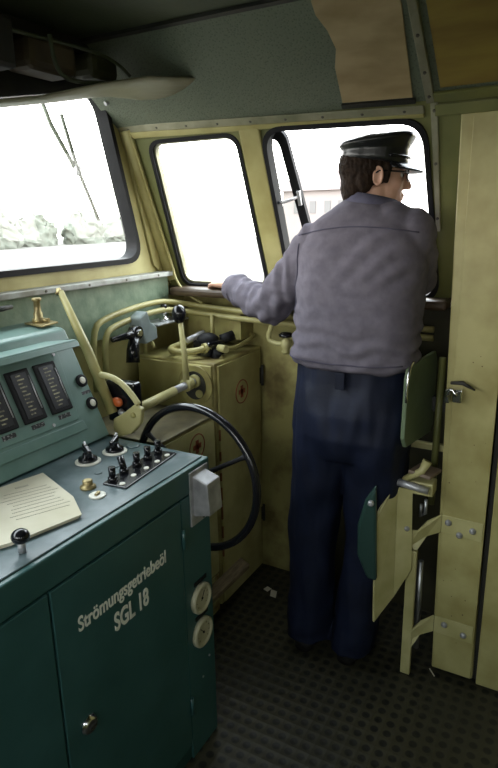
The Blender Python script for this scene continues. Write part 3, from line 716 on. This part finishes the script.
MB().obox((.990, .990, ZT + .006), V((.009, .003, 0)), V((-.001, .003, 0)), V((0, 0, .003))).build('key_slot', 'brass', g)
for (x, y, r) in ((1.095, 1.085, .011), (1.15, 1.075, .013), (1.352 - .06, 1.130, .020)):
    MB().lathe((x, y, ZT), (0, 0, 1), [(0, r), (.002, r), (.003, r * .8)], 18).build('blind_cover', 'teal_top', cdk)
# row of five toggle switches, each on a black strip
MB().obox((1.172, .999, ZT + .002), V((.125, .012, 0)), V((-.003, .036, 0)), V((0, 0, .0025))).build('switch_strip', 'bakelite', cdk, .002)
for k, (px_, py_) in enumerate(((1.068, 1.010), (1.122, 1.018), (1.175, 1.018), (1.225, 1.020), (1.275, 1.023))):
    tg = MB().lathe((px_, py_, ZT + .004), (0, 0, 1), [(0, .013), (.010, .012), (.012, .009)], 16).build('toggle_switch', 'bakelite', cdk)
    tl = .03 if k == 1 else 0.
    MB().tube([(px_, py_, ZT + .014), (px_ + tl * .3, py_ + tl * .6, ZT + .042)], [.009, .0095], 12).build('toggle_lever', 'bakelite', tg)
    MB().lathe((px_ - .004, py_ - .036, ZT + .004), (0, 0, 1), [(0, .008), (.003, .007)], 12).build('indicator_cap', 'dial', tg)
g = MB().tube([(.722, .945, ZT), (.722, .945, ZT + .028)], .008, 12).build('control_stem', 'alu', cdk)
MB().ell((.722, .945, ZT + .036), (.019, .019, .016)).build('control_knob', 'bakelite', g)

# booklet
bkx = thing('booklet', 'worn cream paper booklet lying on the desk top beside the black knob', 'booklet', (.86, 1.05, ZT))
c1 = [V((.877, .950, 0)), V((1.005, 1.205, 0)), V((.905, 1.225, 0)), V((.70, 1.185, 0)), V((.728, .960, 0))]
c1 = [V((.882, .946, 0)), V((.94, 1.03, 0)), V((1.008, 1.208, 0)), V((.80, 1.255, 0)), V((.66, 1.02, 0)), V((.728, .985, 0))]
for k in range(4):
    mb = MB(); off = V((.002 * k, -.0015 * k, ZT + .0008 + .0022 * k))
    mb.prism([p + off for p in c1], (0, 0, .0016)); mb.build('page', 'paper', bkx)
ux = (c1[2] - c1[0]).normalized(); vx = V((-ux.y, ux.x, 0))
mb = MB(); cen = V((.90, 1.10, ZT + .0096))
for k in range(9):
    o_ = cen + ux * (-.085 + k * .018) ; w_ = random.uniform(.045, .07)
    mb.obox(o_ + vx * .01, vx * w_, ux * .0012, V((0, 0, .0002)))
mb.obox(cen + ux * .086 + vx * .012, vx * .016, ux * .004, V((0, 0, .0002)))
mb.build('printed_lines', mat('faint_print', (.47, .44, .34), None, .8), bkx)

# ------------------------------------------------------------------ instrument panel
ip = thing('instrument_panel', 'grey green sloping instrument panel with three dark gauges on the desk', 'instrument panel', (.8, 1.35, ZT))
E0 = V((0, 1.25, .955)); EE = V((0, .155, .335)).normalized(); EN = V((0, -.335, .155)).normalized()  # out of the face, towards driver
def fp(x, s, d=0.): p = E0 + EE * s + EN * d; return V((x, p.y, p.z))
prof = [fp(0, 0), fp(0, .355), fp(0, .369, -.012), V((0, 1.56, 1.292)), V((0, 1.56, .952))]
MB().prism([V((-.9, p.y, p.z)) for p in prof], (2.228, 0, 0)).build('housing', 'dash', ip, .006)
MB().prism([fp(-.9, .045), fp(1.252, .045), fp(1.246, .075), fp(-.9, .075)], EN * .006).build('lower_strip', 'dash', ip, .002)
MB().prism([fp(-.9, .100), fp(1.238, .082), fp(1.262, .300), fp(-.9, .31)], EN * .003).build('gauge_plate', 'dash', ip, .0015)
# visor hood
v = MB(); v.prism([fp(-.9, .325), fp(1.236, .328), fp(1.30, .303, .055), fp(-.9, .298, .055)], EE * .006 + EN * 0)
v.prism([fp(-.9, .298, .055), fp(1.30, .303, .055), fp(1.30, .285, .057), fp(-.9, .28, .057)], EN * .004)
v.build('visor_hood', 'dash', ip, .0015)
MB().lathe(fp(1.296, .312, .012), V((1, 0, 0)), [(0, .010), (.012, .010), (.014, .006)], 12).build('visor_stud', 'black', ip)
for k in range(6):
    xr = 1.190 - k * .0985
    fr = MB(); a, b2 = xr - .040, xr + .038
    fr.prism([fp(a, .120), fp(b2, .120), fp(b2, .272), fp(a, .272)], EN * .010)
    fo = fr.build('edge_gauge', 'black', ip, .003)
    MB().prism([fp(a + .013, .132, .0101), fp(b2 - .013, .132, .0101), fp(b2 - .013, .262, .0101), fp(a + .013, .262, .0101)], EN * .001).build('scale', 'scale', fo)
    mk = MB()
    for j in range(11): 
        s_ = .14 + j * .0112; mk.prism([fp(xr - .012, s_, .0112), fp(xr + (.012 if j % 2 else .004), s_, .0112), fp(xr + (.012 if j % 2 else .004), s_ + .004, .0112), fp(xr - .012, s_ + .004, .0112)], EN * .0003)
    mk.build('scale_marks', 'marks', fo)
    MB().tube([fp(b2 - .009, .15, .012), fp(b2 - .009, .25, .012)], .0018, 6).build('pointer_rail', 'alu', fo)
    MB().prism([fp(xr - .022, .100, .0031), fp(xr + .022, .100, .0031), fp(xr + .022, .113, .0031), fp(xr - .022, .113, .0031)], EN * .001).build('gauge_label', 'label', ip)
for (x, s_) in ((1.303, .189), (1.306, .113)):
    r = MB().lathe(fp(x, s_, .0), EN, [(0, .0195), (.008, .0195), (.011, .015), (.009, .012)], 24).build('indicator_lamp', 'black', ip)
    MB().lathe(fp(x, s_, .006), EN, [(0, .012), (.004, .011), (.006, .006)], 20).build('lamp_lens', 'dial', r)
MB().prism([fp(1.288, .146, .0), fp(1.322, .146, .0), fp(1.322, .156, .0), fp(1.288, .156, .0)], EN * .0012).build('lamp_label', 'label', ip)
for (x, s_) in ((1.241, .289), (1.141, .092), (.745, .092), (.645, .289)):
    MB().lathe(fp(x, s_, .003), EN, [(0, .0055), (.003, .005)], 10).build('screw', 'alu', ip)

# brass tap and plate on the panel top
bv = thing('horn_valve', 'small brass plunger valve on a square plate atop the instrument panel', 'valve', (1.33, 1.5, 1.292))
MB().prism([(1.285, 1.53, 1.292), (1.37, 1.545, 1.292), (1.345, 1.445, 1.292), (1.262, 1.43, 1.292)], (0, 0, .005)).build('base_plate', 'brass', bv, .001)
MB().lathe((1.312, 1.495, 1.297), (0, 0, 1), [(0, .020), (.012, .019), (.014, .014), (.030, .014), (.032, .011), (.066, .010), (.068, .015), (.076, .014)], 18).build('valve_body', 'brass', bv)
MB().cyl((1.31, 1.48, 1.305), (1.318, 1.455, 1.305), .007).build('outlet', 'brass', bv)
# small dark lever at far left
sl = MB().tube([(1.06, 1.50, 1.385), (1.125, 1.50, 1.385)], [.009, .007], 10).cyl((1.03, 1.50, 1.292), (1.03, 1.50, 1.385), .006)
solo('blower_lever', MB().tube([(1.16, 1.53, 1.350), (1.245, 1.53, 1.352)], [.010, .007], 10).tube([(1.18, 1.53, 1.294), (1.18, 1.53, 1.35)], .007, 8), 'dark',
     'short dark lever at the left edge on the instrument panel top', 'lever')

# ------------------------------------------------------------------ wiper outside the windscreen
wp = thing('windscreen_wiper', 'thin wiper hanging down outside the windscreen', 'wiper', (1.75, 1.70, 1.6))
MB().tube([(1.585, 1.69, 2.03), (1.64, 1.70, 1.93), (1.742, 1.70, 1.785)], .0075, 8).build('wiper_arm', mat('faded_grey_metal', (.30, .33, .27), None, .5), wp)
MB().tube([(1.683, 1.69, 1.967), (1.742, 1.69, 1.785), (1.831, 1.69, 1.605)], .0065, 8).build('wiper_blade', mat('dusty_rubber', (.16, .17, .13), None, .7), wp)
MB().box(1.730, 1.756, 1.685, 1.71, 1.765, 1.80).build('wiper_joint', 'alu', wp, .003)
MB().lathe((1.60, 1.64, 2.02), (0, 1, 0), [(0, .014), (.05, .014)], 12).build('wiper_spindle', 'steel', wp)

# bits of litter
sp = MB().obox((2.05, 1.05, .007), V((.018, .006, .003)), V((-.004, .012, .004)), V((0, 0, .0008))).obox((2.07, 1.09, .006), V((.008, -.006, .004)), V((.004, .012, 0)), V((0, 0, .0008)))
solo('paper_scrap', sp, 'paper', 'crumpled scrap of white paper on the dark floor by the locker', 'litter')
solo('matchstick', MB().obox((1.90, .33, .003), V((.015, .012, 0)), V((-.0012, .0012, 0)), V((0, 0, .0012))), 'paper', 'thin pale matchstick on the floor below the yellow cabinet', 'litter')

# ------------------------------------------------------------------ driver
def remesh(mb, voxel, smooth=2, wrinkle=None, it_factor=.5):
    me = bpy.data.meshes.new('tmp'); me.from_pydata([tuple(v) for v in mb.v], [], mb.f)
    b = bmesh.new(); b.from_mesh(me); bmesh.ops.remove_doubles(b, verts=b.verts, dist=1e-5); bmesh.ops.recalc_face_normals(b, faces=b.faces); b.to_mesh(me); b.free()
    ob = bpy.data.objects.new('tmp', me); COL.objects.link(ob)
    r = ob.modifiers.new('r', 'REMESH'); r.mode = 'VOXEL'; r.voxel_size = voxel
    if smooth:
        s = ob.modifiers.new('s', 'SMOOTH'); s.iterations = smooth; s.factor = it_factor
    dg = bpy.context.evaluated_depsgraph_get(); dg.update()
    out = bpy.data.meshes.new_from_object(ob.evaluated_get(dg))
    bpy.data.objects.remove(ob); bpy.data.meshes.remove(me)
    if wrinkle:
        ns = [v.normal.copy() for v in out.vertices]
        for v, nrm in zip(out.vertices, ns): v.co += nrm * wrinkle(v.co)
    for p in out.polygons: p.use_smooth = True
    return out
def place(me, name, m, parent):
    off = world_off(parent)
    me.transform(Matrix.Translation(-off)); me.materials.clear(); me.materials.append(M[m]); me.name = name
    o = bpy.data.objects.new(name, me); COL.objects.link(o); o.parent = parent; return o

X_, Y_ = V((1, 0, 0)), V((0, 1, 0))
HC = V((1.935, .622, 1.722))                  # head centre
fa = math.radians(-63); hf = V((math.cos(fa), math.sin(fa), -.06)).normalized(); hl = V((0, 0, 1)).cross(hf).normalized(); hu = hf.cross(hl)
HR = Matrix((hf, hl, hu)).transposed()
def hp(x, y, z): return HC + HR @ V((x, y, z))

SHL, SHR = V((1.885, .797, 1.512)), V((1.900, .478, 1.538))
ELL, ELR = V((1.925, .985, 1.292)), V((2.030, .485, 1.398))
WRL, WRR = V((2.058, 1.240, 1.345)), V((2.20, .66, 1.392))

def hand(mb, w, d, n, side, curl):
    """w wrist, d direction to the knuckles, n back-of-hand normal, side = towards thumb"""
    d, n = V(d).normalized(), V(n).normalized(); s = V(side); s = (s - d * s.dot(d)).normalized()
    w = V(w)
    mb.loft([(w - d * .01, s * .024, n * .018), (w + d * .02, s * .030, n * .017), (w + d * .055, s * .040, n * .015), (w + d * .088, s * .040, n * .012)], 16, 2.4)
    for i, (o, ln, r) in enumerate(((.030, .068, .0088), (.010, .078, .0092), (-.010, .072, .0088), (-.029, .056, .0078))):
        p = w + d * .080 + s * o; pts = [p]; ang = curl * .35
        for seg, f in enumerate((.42, .32, .26)):
            dd = d * math.cos(ang) - n * math.sin(ang)
            p = p + dd * ln * f * 1.15; pts.append(p); ang += curl
        mb.tube(pts, [r * 1.08, r, r * .92, r * .78], 10)
        mb.ell(pts[-1], (r * .8,) * 3, nu=8, nv=6)
        mb.ell(pts[0], (r * 1.15,) * 3, nu=8, nv=6)
    p = w + d * .025 + s * .026; q = p + (d * .6 + s * .75 - n * .25).normalized() * .035; q2 = q + (d * .85 + s * .2 - n * .5).normalized() * .030; q3 = q2 + (d * .8 - s * .1 - n * .6).normalized() * .024
    mb.tube([p, q, q2, q3], [.015, .0115, .0100, .0085], 10); mb.ell(q3, (.0085,) * 3, nu=8, nv=6)

man = thing('person', 'man from behind in grey-blue jacket, navy trousers and black cap leaning at the side window', 'person', (1.85, .70, 0))
# --- one continuous body
b = MB()
b.loft([((1.86, .645, .84), Y_ * .15, X_ * .095), ((1.86, .645, .98), Y_ * .165, X_ * .105), ((1.865, .645, 1.12), Y_ * .145, X_ * .095), ((1.875, .64, 1.30), Y_ * .155, X_ * .105),
        ((1.885, .635, 1.45), Y_ * .165, X_ * .10), ((1.90, .63, 1.54), Y_ * .12, X_ * .075), ((1.91, .628, 1.585), Y_ * .065, X_ * .06), ((1.925, .625, 1.64), Y_ * .056, X_ * .058), ((1.93, .622, 1.69), Y_ * .055, X_ * .06)], 28, 2.2)
for (s_, e_, w_) in ((SHL, ELL, WRL), (SHR, ELR, WRR)):
    b.ell(s_, (.055,) * 3); b.tube([V((1.895, .64, 1.49)), s_, s_.lerp(e_, .5), e_, e_.lerp(w_, .4), w_], [.05, .055, .048, .040, .038, .026], 14)
for (h_, k_, a_) in (((1.86, .735, .90), (1.855, .775, .50), (1.86, .785, .08)), ((1.86, .560, .90), (1.885, .585, .50), (1.87, .625, .08))):
    h_, k_, a_ = V(h_), V(k_), V(a_)
    b.tube([h_ + V((0, 0, .05)), h_, h_.lerp(k_, .5), k_, k_.lerp(a_, .35), a_], [.075, .082, .068, .052, .052, .036], 16)
    b.loft([(a_ + V((-.05, 0, -.045)), Y_ * .025, V((0, 0, .03))), (a_ + V((0, 0, -.03)), Y_ * .033, V((0, 0, .045))), (a_ + V((.10, 0, -.05)), Y_ * .038, V((0, 0, .022))), (a_ + V((.16, 0, -.058)), Y_ * .03, V((0, 0, .014)))], 14)
# head
b.ell(hp(-.010, 0, .032), (.098, .076, .088), HR); b.ell(hp(.030, 0, -.030), (.060, .060, .085), HR)
b.ell(hp(.040, 0, -.004), (.050, .056, .062), HR); b.ell(hp(.050, 0, -.060), (.042, .042, .040), HR)
b.ell(hp(.062, 0, -.088), (.030, .030, .026), HR); b.ell(hp(.020, .036, -.062), (.050, .022, .032), HR); b.ell(hp(.020, -.036, -.062), (.050, .022, .032), HR)
b.tube([hp(-.02, 0, -.02), hp(-.025, 0, -.08), V((1.915, .628, 1.58))], [.058, .056, .060], 18)
b.tube([hp(.080, 0, .020), hp(.090, 0, .0), hp(.100, 0, -.014), hp(.106, 0, -.026)], [.010, .012, .012, .012], 10); b.ell(hp(.106, 0, -.027), (.012, .012, .010), HR); b.ell(hp(.088, 0, -.012), (.014, .018, .024), HR)
b.ell(hp(.095, .011, -.031), (.009, .007, .007), HR); b.ell(hp(.095, -.011, -.031), (.009, .007, .007), HR)
b.ell(hp(.084, 0, .024), (.012, .044, .010), HR); b.ell(hp(.087, 0, -.053), (.011, .021, .006), HR); b.ell(hp(.085, 0, -.064), (.011, .018, .006), HR)
for s_ in (1, -1):
    b.ell(hp(.055, s_ * .040, -.022), (.026, .020, .022), HR)
    er = [hp(-.004 - .013 * math.cos(t), s_ * (.078 + .006 * (1 - math.cos(t)) / 2), -.004 + .026 * math.sin(t)) for t in [2 * PI * k / 16 for k in range(16)]]
    b.tube(er, .0042, 8, closed=True); b.ell(hp(-.003, s_ * .075, -.004), (.011, .005, .023), HR)
hand(b, WRL, (.35, .75, .0), (-.35, .15, .9), (.9, -.4, 0), .62)
hand(b, WRR, (.55, .80, -.05), (.1, 0, 1), (-.8, .55, 0), .35)
place(remesh(b, .0038, 2), 'body', 'skin', man)
# eyes
for s_ in (1, -1):
    e_ = MB().ell(hp(.068, s_ * .031, .004), (.013, .012, .0115), HR, 16, 10).build('eye', mat('eye_white', (.6, .58, .54), None, .3), man)
    MB().ell(hp(.079, s_ * .031, .004), (.0045, .0055, .0055), HR, 10, 8).build('iris', 'hair', e_)
# hair
hr = MB(); hr.ell(hp(-.022, 0, .028), (.096, .084, .085), HR); hr.ell(hp(-.060, 0, -.030), (.046, .066, .055), HR); hr.ell(hp(-.075, 0, -.055), (.025, .050, .030), HR)
for s_ in (1, -1):
    hr.tube([hp(.026, s_ * .070, .035), hp(.024, s_ * .070, .0), hp(.020, s_ * .069, -.022)], [.013, .011, .009], 10)
    hr.ell(hp(-.038, s_ * .066, -.010), (.026, .014, .045), HR)
hm = remesh(hr, .004, 2, lambda p: .0022 * noise.noise(p * 90) + .002 * noise.noise(V((p.x * 160, p.y * 160, p.z * 30))))
place(hm, 'hair', 'hair', man)
# glasses
gl = MB()
for s_ in (1, -1):
    gl.tube([hp(.100 - .012 * abs(math.sin(0)) - abs(c_ * .0 + .0) - .010 * ((.031 + .023 * math.cos(t)) / .054) ** 2, s_ * (.031 + .023 * math.cos(t)), .005 + .018 * math.sin(t)) for t in [2 * PI * k / 20 for k in range(20)]], .0022, 8, closed=True)
    gl.tube([hp(.090, s_ * .054, .010), hp(.072, s_ * .072, .012), hp(.0, s_ * .082, .012), hp(-.012, s_ * .083, .004)], .0024, 8)
gl.tube([hp(.100, .009, .008), hp(.103, 0, .010), hp(.100, -.009, .008)], .002, 6)
go = gl.build('glasses', 'bakelite', man)
for s_ in (1, -1):
    MB().ell(hp(.095, s_ * .031, .005), (.002, .021, .016), HR @ Matrix.Rotation(s_ * -.2, 3, 'Z').transposed(), 18, 8).build('spectacle_lens', mat('smoked_lens', (.03, .03, .03), None, .3), go)
# cap
cp = MB(); secs = []
def cring(zc, rx, ry, tilt, cx=0.):
    secs.append((hp(cx - .006, 0, zc), HR @ V((rx, 0, tilt)), HR @ V((0, ry, 0))))
cring(.040, .103, .087, -.006); cring(.050, .106, .090, -.006); cring(.078, .105, .090, .004); cring(.086, .110, .094, .010); cring(.102, .119, .103, .018, .003); cring(.112, .114, .100, .019, .003); cring(.119, .090, .080, .014, .002); cring(.121, .04, .035, .006)
cp.loft(secs, 40, 2.05)
cpo = place(remesh(cp, .004, 1, lambda p: .0022 * noise.noise(p * 22) if p.z > HC.z + .085 else 0.), 'cap', 'cap', man)
pk = MB(); rows_ = []
for j in range(6):
    t = j / 5; row = []
    for k in range(21):
        a = math.radians(-72 + 144 * k / 20); ext = .058 * (math.cos(a) ** .7) * t
        rx, ry = .100, .084
        row.append(hp(-.006 + (rx + ext) * math.cos(a), (ry + ext * .45) * math.sin(a), .044 - ext * .42 - .010 * abs(math.sin(a)) * t))
    rows_.append(row)
pk.add([p for r_ in rows_ for p in r_], [(i * 21 + k, i * 21 + k + 1, (i + 1) * 21 + k + 1, (i + 1) * 21 + k) for i in range(5) for k in range(20)], True)
pko = pk.build('cap_peak', 'bakelite', cpo); md = pko.modifiers.new('s', 'SOLIDIFY'); md.thickness = .003
ct = MB(); ct.tube([hp(-.006 + .108 * math.cos(math.radians(a)), .092 * math.sin(math.radians(a)), .056) for a in range(-75, 76, 6)], .0042, 8); ct.build('cap_strap', 'bakelite', cpo)

# --- jacket
def fold(p):
    # horizontal folds near the waist, fine creases on the sleeves
    w = 0.
    k = max(0., 1 - abs(p.z - 1.20) / .10)
    w += .0070 * k * math.sin(p.z * 110 + 3.2 * noise.noise(V((p.y * 9, p.x * 7, p.z * 5)))) 
    w += .0060 * noise.noise(V((p.x * 8, p.y * 6, p.z * 9))) + .0040 * noise.noise(V((p.x * 18, p.y * 12, p.z * 40)))
    d_ = p.y * .8 + p.z * 1.3; w += .0055 * math.sin(d_ * 70 + 5 * noise.noise(p * 6)) * max(0., noise.noise(p * 5) + .15)
    if p.y > .87:
        w += .0110 * noise.noise(V((p.x * 20, p.y * 36, p.z * 14)))
    w += .004 * math.exp(-((p.y - .80) / .04) ** 2) * math.sin(p.z * 60)
    return w
j = MB()
j.loft([((1.865, .652, 1.122), Y_ * .188, X_ * .120), ((1.865, .652, 1.135), Y_ * .208, X_ * .140), ((1.865, .650, 1.165), Y_ * .216, X_ * .148), ((1.865, .648, 1.22), Y_ * .205, X_ * .142), ((1.868, .643, 1.34), Y_ * .205, X_ * .142),
        ((1.878, .638, 1.46), Y_ * .205, X_ * .140), ((1.888, .636, 1.54), Y_ * .192, X_ * .122), ((1.896, .634, 1.59), Y_ * .158, X_ * .098), ((1.904, .630, 1.622), V((0, .110, .010)), X_ * .084), ((1.912, .626, 1.640), V((0, .076, .014)), X_ * .072)], 36, 2.5)
j.ell((1.895, .550, 1.572), (.085, .085, .072)); j.ell((1.895, .715, 1.560), (.080, .070, .055))
j.ell(SHL + V((0, -.01, -.005)), (.082, .075, .078)); j.ell(SHR + V((0, .0, .0)), (.082, .062, .085))
j.tube([V((1.89, .70, 1.50)), SHL, SHL.lerp(ELL, .5) , ELL, ELL.lerp(WRL, .5) - V((0, 0, .004)), ELL.lerp(WRL, .88)], [.075, .080, .076, .071, .063, .054], 22)
j.tube([V((1.90, .54, 1.52)), SHR, SHR.lerp(ELR, .5), ELR, ELR.lerp(WRR, .5), ELR.lerp(WRR, .9)], [.075, .072, .062, .054, .050, .044], 20)
j.tube([V((1.90, .52, 1.50)), V((1.88, .505, 1.35)), V((1.88, .51, 1.22))], [.08, .078, .07], 18)
jm = remesh(j, .0065, 5, fold)
jo = place(jm.copy(), 'jacket', 'jacket', man)
bvh = BVHTree.FromPolygons([v.co.copy() for v in jm.vertices], [tuple(p.vertices) for p in jm.polygons])   # jm is unshifted
off_m = world_off(man)
def on_back(y, z, lift=.001):
    h, nrm, _, _ = bvh.ray_cast(V((1.2, y, z)), V((1, 0, 0)))
    return (h + nrm * lift) if h else None
# yoke seam, sleeve seam, hem band, collar
def seam(name, pts, r=.0022):
    P = [on_back(y, z) for y, z in pts]; P = [p for p in P if p is not None]
    return MB().tube(P, r, 6).build(name, 'seam', jo) if len(P) > 3 else None
seam('yoke_seam', [(.835 - .385 * t, 1.545 + .008 * t + .022 * math.sin(PI * t)) for t in [k / 24 for k in range(25)]])
seam('hem_seam', [(.85 - .39 * t, 1.160 - .004 * math.sin(PI * t)) for t in [k / 24 for k in range(25)]])
seam('sleeve_seam', [(.826 + .008 * math.sin(PI * t), 1.52 - .22 * t) for t in [k / 16 for k in range(17)]])
co = MB(); cs = []
for (zc, rr, dx) in ((1.612, 1.22, 0), (1.645, 1.08, .002), (1.668, 1.0, .006)):
    cs.append([V((1.917 + dx + .073 * rr * math.cos(a), .625 + .079 * rr * math.sin(a), zc - .006 + .008 * math.cos(a + PI) + .014 * math.sin(a))) for a in [2 * PI * k / 32 for k in range(32)]])
co.add([p for r_ in cs for p in r_], [(i * 32 + k, i * 32 + (k + 1) % 32, (i + 1) * 32 + (k + 1) % 32, (i + 1) * 32 + k) for i in range(2) for k in range(32)], True)
coo = co.build('collar', mat('collar_cloth', (.105, .10, .15), (.085, .08, .125), .95, scale=30, bump=.3, bscale=300), jo); md = coo.modifiers.new('s', 'SOLIDIFY'); md.thickness = .005
fwr = (WRL - ELL).normalized(); cx_, cy_, _ = frame_for(fwr)
MB().tube([ELL.lerp(WRL, .78), ELL.lerp(WRL, .92)], [.056, .053], 24).build('cuff', 'jacket', jo, .003)

# --- trousers
def tfold(p):
    return .009 * noise.noise(V((p.x * 9, p.y * 13, p.z * 5))) + .007 * noise.noise(V((p.x * 18, p.y * 30, p.z * 9))) + .003 * max(0, 1 - p.z / .3) * math.sin(p.z * 70)
t = MB()
t.loft([((1.862, .648, 1.165), Y_ * .185, X_ * .115), ((1.862, .648, 1.08), Y_ * .190, X_ * .120), ((1.858, .648, .98), Y_ * .203, X_ * .140), ((1.855, .648, .90), Y_ * .205, X_ * .140), ((1.858, .650, .82), Y_ * .190, X_ * .115)], 32, 2.6)
for (h_, k_, a_, sy) in (((1.855, .742, .90), (1.855, .782, .48), (1.86, .790, .045), 1), ((1.855, .552, .90), (1.885, .575, .50), (1.87, .622, .045), -1)):
    h_, k_, a_ = V(h_), V(k_), V(a_)
    t.loft([(h_, Y_ * .108, X_ * .128), (h_.lerp(k_, .35), Y_ * .102, X_ * .110), (h_.lerp(k_, .7), Y_ * .092, X_ * .098), (k_, Y_ * .085, X_ * .090), (k_.lerp(a_, .5), Y_ * .083, X_ * .092), (a_, Y_ * .080, X_ * .100)], 24, 2.2)
to = place(remesh(t, .007, 4, tfold), 'trousers', 'trouser', man)
MB().box(1.722, 1.732, .628, .660, 1.075, 1.13).build('belt_loop', 'trouser', to, .003)
for (ax, ay) in ((1.86, .790), (1.87, .622)):
    s = MB(); s.loft([((ax - .085, ay, .035), Y_ * .030, V((0, 0, .030))), ((ax - .05, ay, .045), Y_ * .038, V((0, 0, .043))), ((ax + .05, ay, .045), Y_ * .045, V((0, 0, .043))), ((ax + .13, ay, .033), Y_ * .048, V((0, 0, .031))), ((ax + .19, ay, .026), Y_ * .034, V((0, 0, .022)))], 20, 2.6)
    s.build('shoe', 'shoe', man)

# ------------------------------------------------------------------ outside
gnd = MB().box(-60, 90, -80, 90, -1.40, -1.35); struct('ground', gnd, 'ground')
def tree(x, y, w_, h, label):
    t_ = thing('tree', label, 'tree', (x, y, -1.35), 'trees beyond the tracks')
    MB().tube([(x, y, -1.35), (x, y, h * .4)], [.3, .2], 8).build('trunk', 'bark', t_)
    c = MB(); c.ell((x, y, -1.1), (w_, w_ * .6, h + 1.1), nu=72, nv=60)
    o_ = c.build('crown', 'leaf', t_)
    for v_ in o_.data.vertices:
        q = v_.co + V((x, y, 0)); n_ = V([noise.noise(q * .45 + V((k * 9, 0, 0))) * .7 + noise.noise(q * 1.5 + V((k * 9, 5, 0))) * .40 + noise.noise(q * 4 + V((k * 9, 5, 3))) * .18 for k in range(3)])
        v_.co += n_
for (x, y, w_, h, lb) in ((40, 62, 3.7, 2.4, 'low hazy tree at the left edge of the windscreen view'), (48, 61, 3.5, 3.4, 'taller hazy tree left of the middle of the windscreen view'), (56, 63, 3.7, 2.6, 'hazy tree in the middle of the windscreen view'),
                     (64, 62, 3.5, 3.2, 'rounded hazy tree behind the lower end of the wiper'), (73, 63, 4.2, 2.2, 'low hazy tree at the right end of the windscreen view')):
    tree(x, y, w_, h, lb)
hs = thing('house', 'pale house with small windows far outside, left of the driver in his window', 'house', (41, 17, -1.35))
MB().box(40, 46, 14, 19.5, -1.35, 3.4).build('wall', 'plaster', hs)
MB().prism([(39.7, 13.7, 3.4), (46.3, 13.7, 3.4), (43, 13.7, 4.9)], (0, 6.1, 0)).build('roof', 'rooftile', hs)
for y in (14.9, 15.9, 17.0, 18.2):
    MB().box(39.95, 40.02, y, y + .45, 1.9, 2.7).build('window', 'pane_far', hs)

# ------------------------------------------------------------------ light
w = bpy.data.worlds.new('sky'); SC.world = w; w.use_nodes = True
nt = w.node_tree; bg = nt.nodes['Background']
tc = nt.nodes.new('ShaderNodeTexCoord'); sx = nt.nodes.new('ShaderNodeSeparateXYZ'); nt.links.new(tc.outputs['Generated'], sx.inputs[0])
rp = nt.nodes.new('ShaderNodeValToRGB'); nt.links.new(sx.outputs['Z'], rp.inputs[0])
rp.color_ramp.elements[0].position = 0; rp.color_ramp.elements[0].color = (1, .95, .90, 1)
rp.color_ramp.elements[1].position = .5; rp.color_ramp.elements[1].color = (.86, .94, 1, 1)
nt.links.new(rp.outputs[0], bg.inputs[0]); bg.inputs[1].default_value = 6.0
def portal(name, mtx, w_, h_):
    l = bpy.data.lights.new(name, 'AREA'); l.shape = 'RECTANGLE'; l.size = w_; l.size_y = h_; l.cycles.is_portal = True
    o_ = bpy.data.objects.new(name, l); COL.objects.link(o_); o_.matrix_world = mtx
def look(loc, d, upv):
    d = V(d).normalized(); z = -d; y = V(upv); y = (y - z * y.dot(z)).normalized(); x = y.cross(z)
    m = Matrix((x, y, z)).transposed().to_4x4(); m.translation = V(loc); return m
portal('daylight_portal', look((.6, 1.72, 1.75), (0, -1, 0), (0, 0, 1)), 2.8, .7)
portal('daylight_portal', look(leanp(.98, 1.62, .06), -LN, LUP), 1.2, .65)
portal('daylight_portal', look((-1.08, .22, 1.61), (1, 0, 0), (0, 0, 1)), 2.4, .7)
portal('daylight_portal', look((-.525, -1.36, 1.65), (0, 1, 0), (0, 0, 1)), .4, .45)

vs_ = SC.view_settings
vs_.view_transform = 'Standard'; vs_.look = 'None'; vs_.gamma = 1; vs_.use_curve_mapping = False; vs_.exposure = .78
SC.cycles.max_bounces = 8
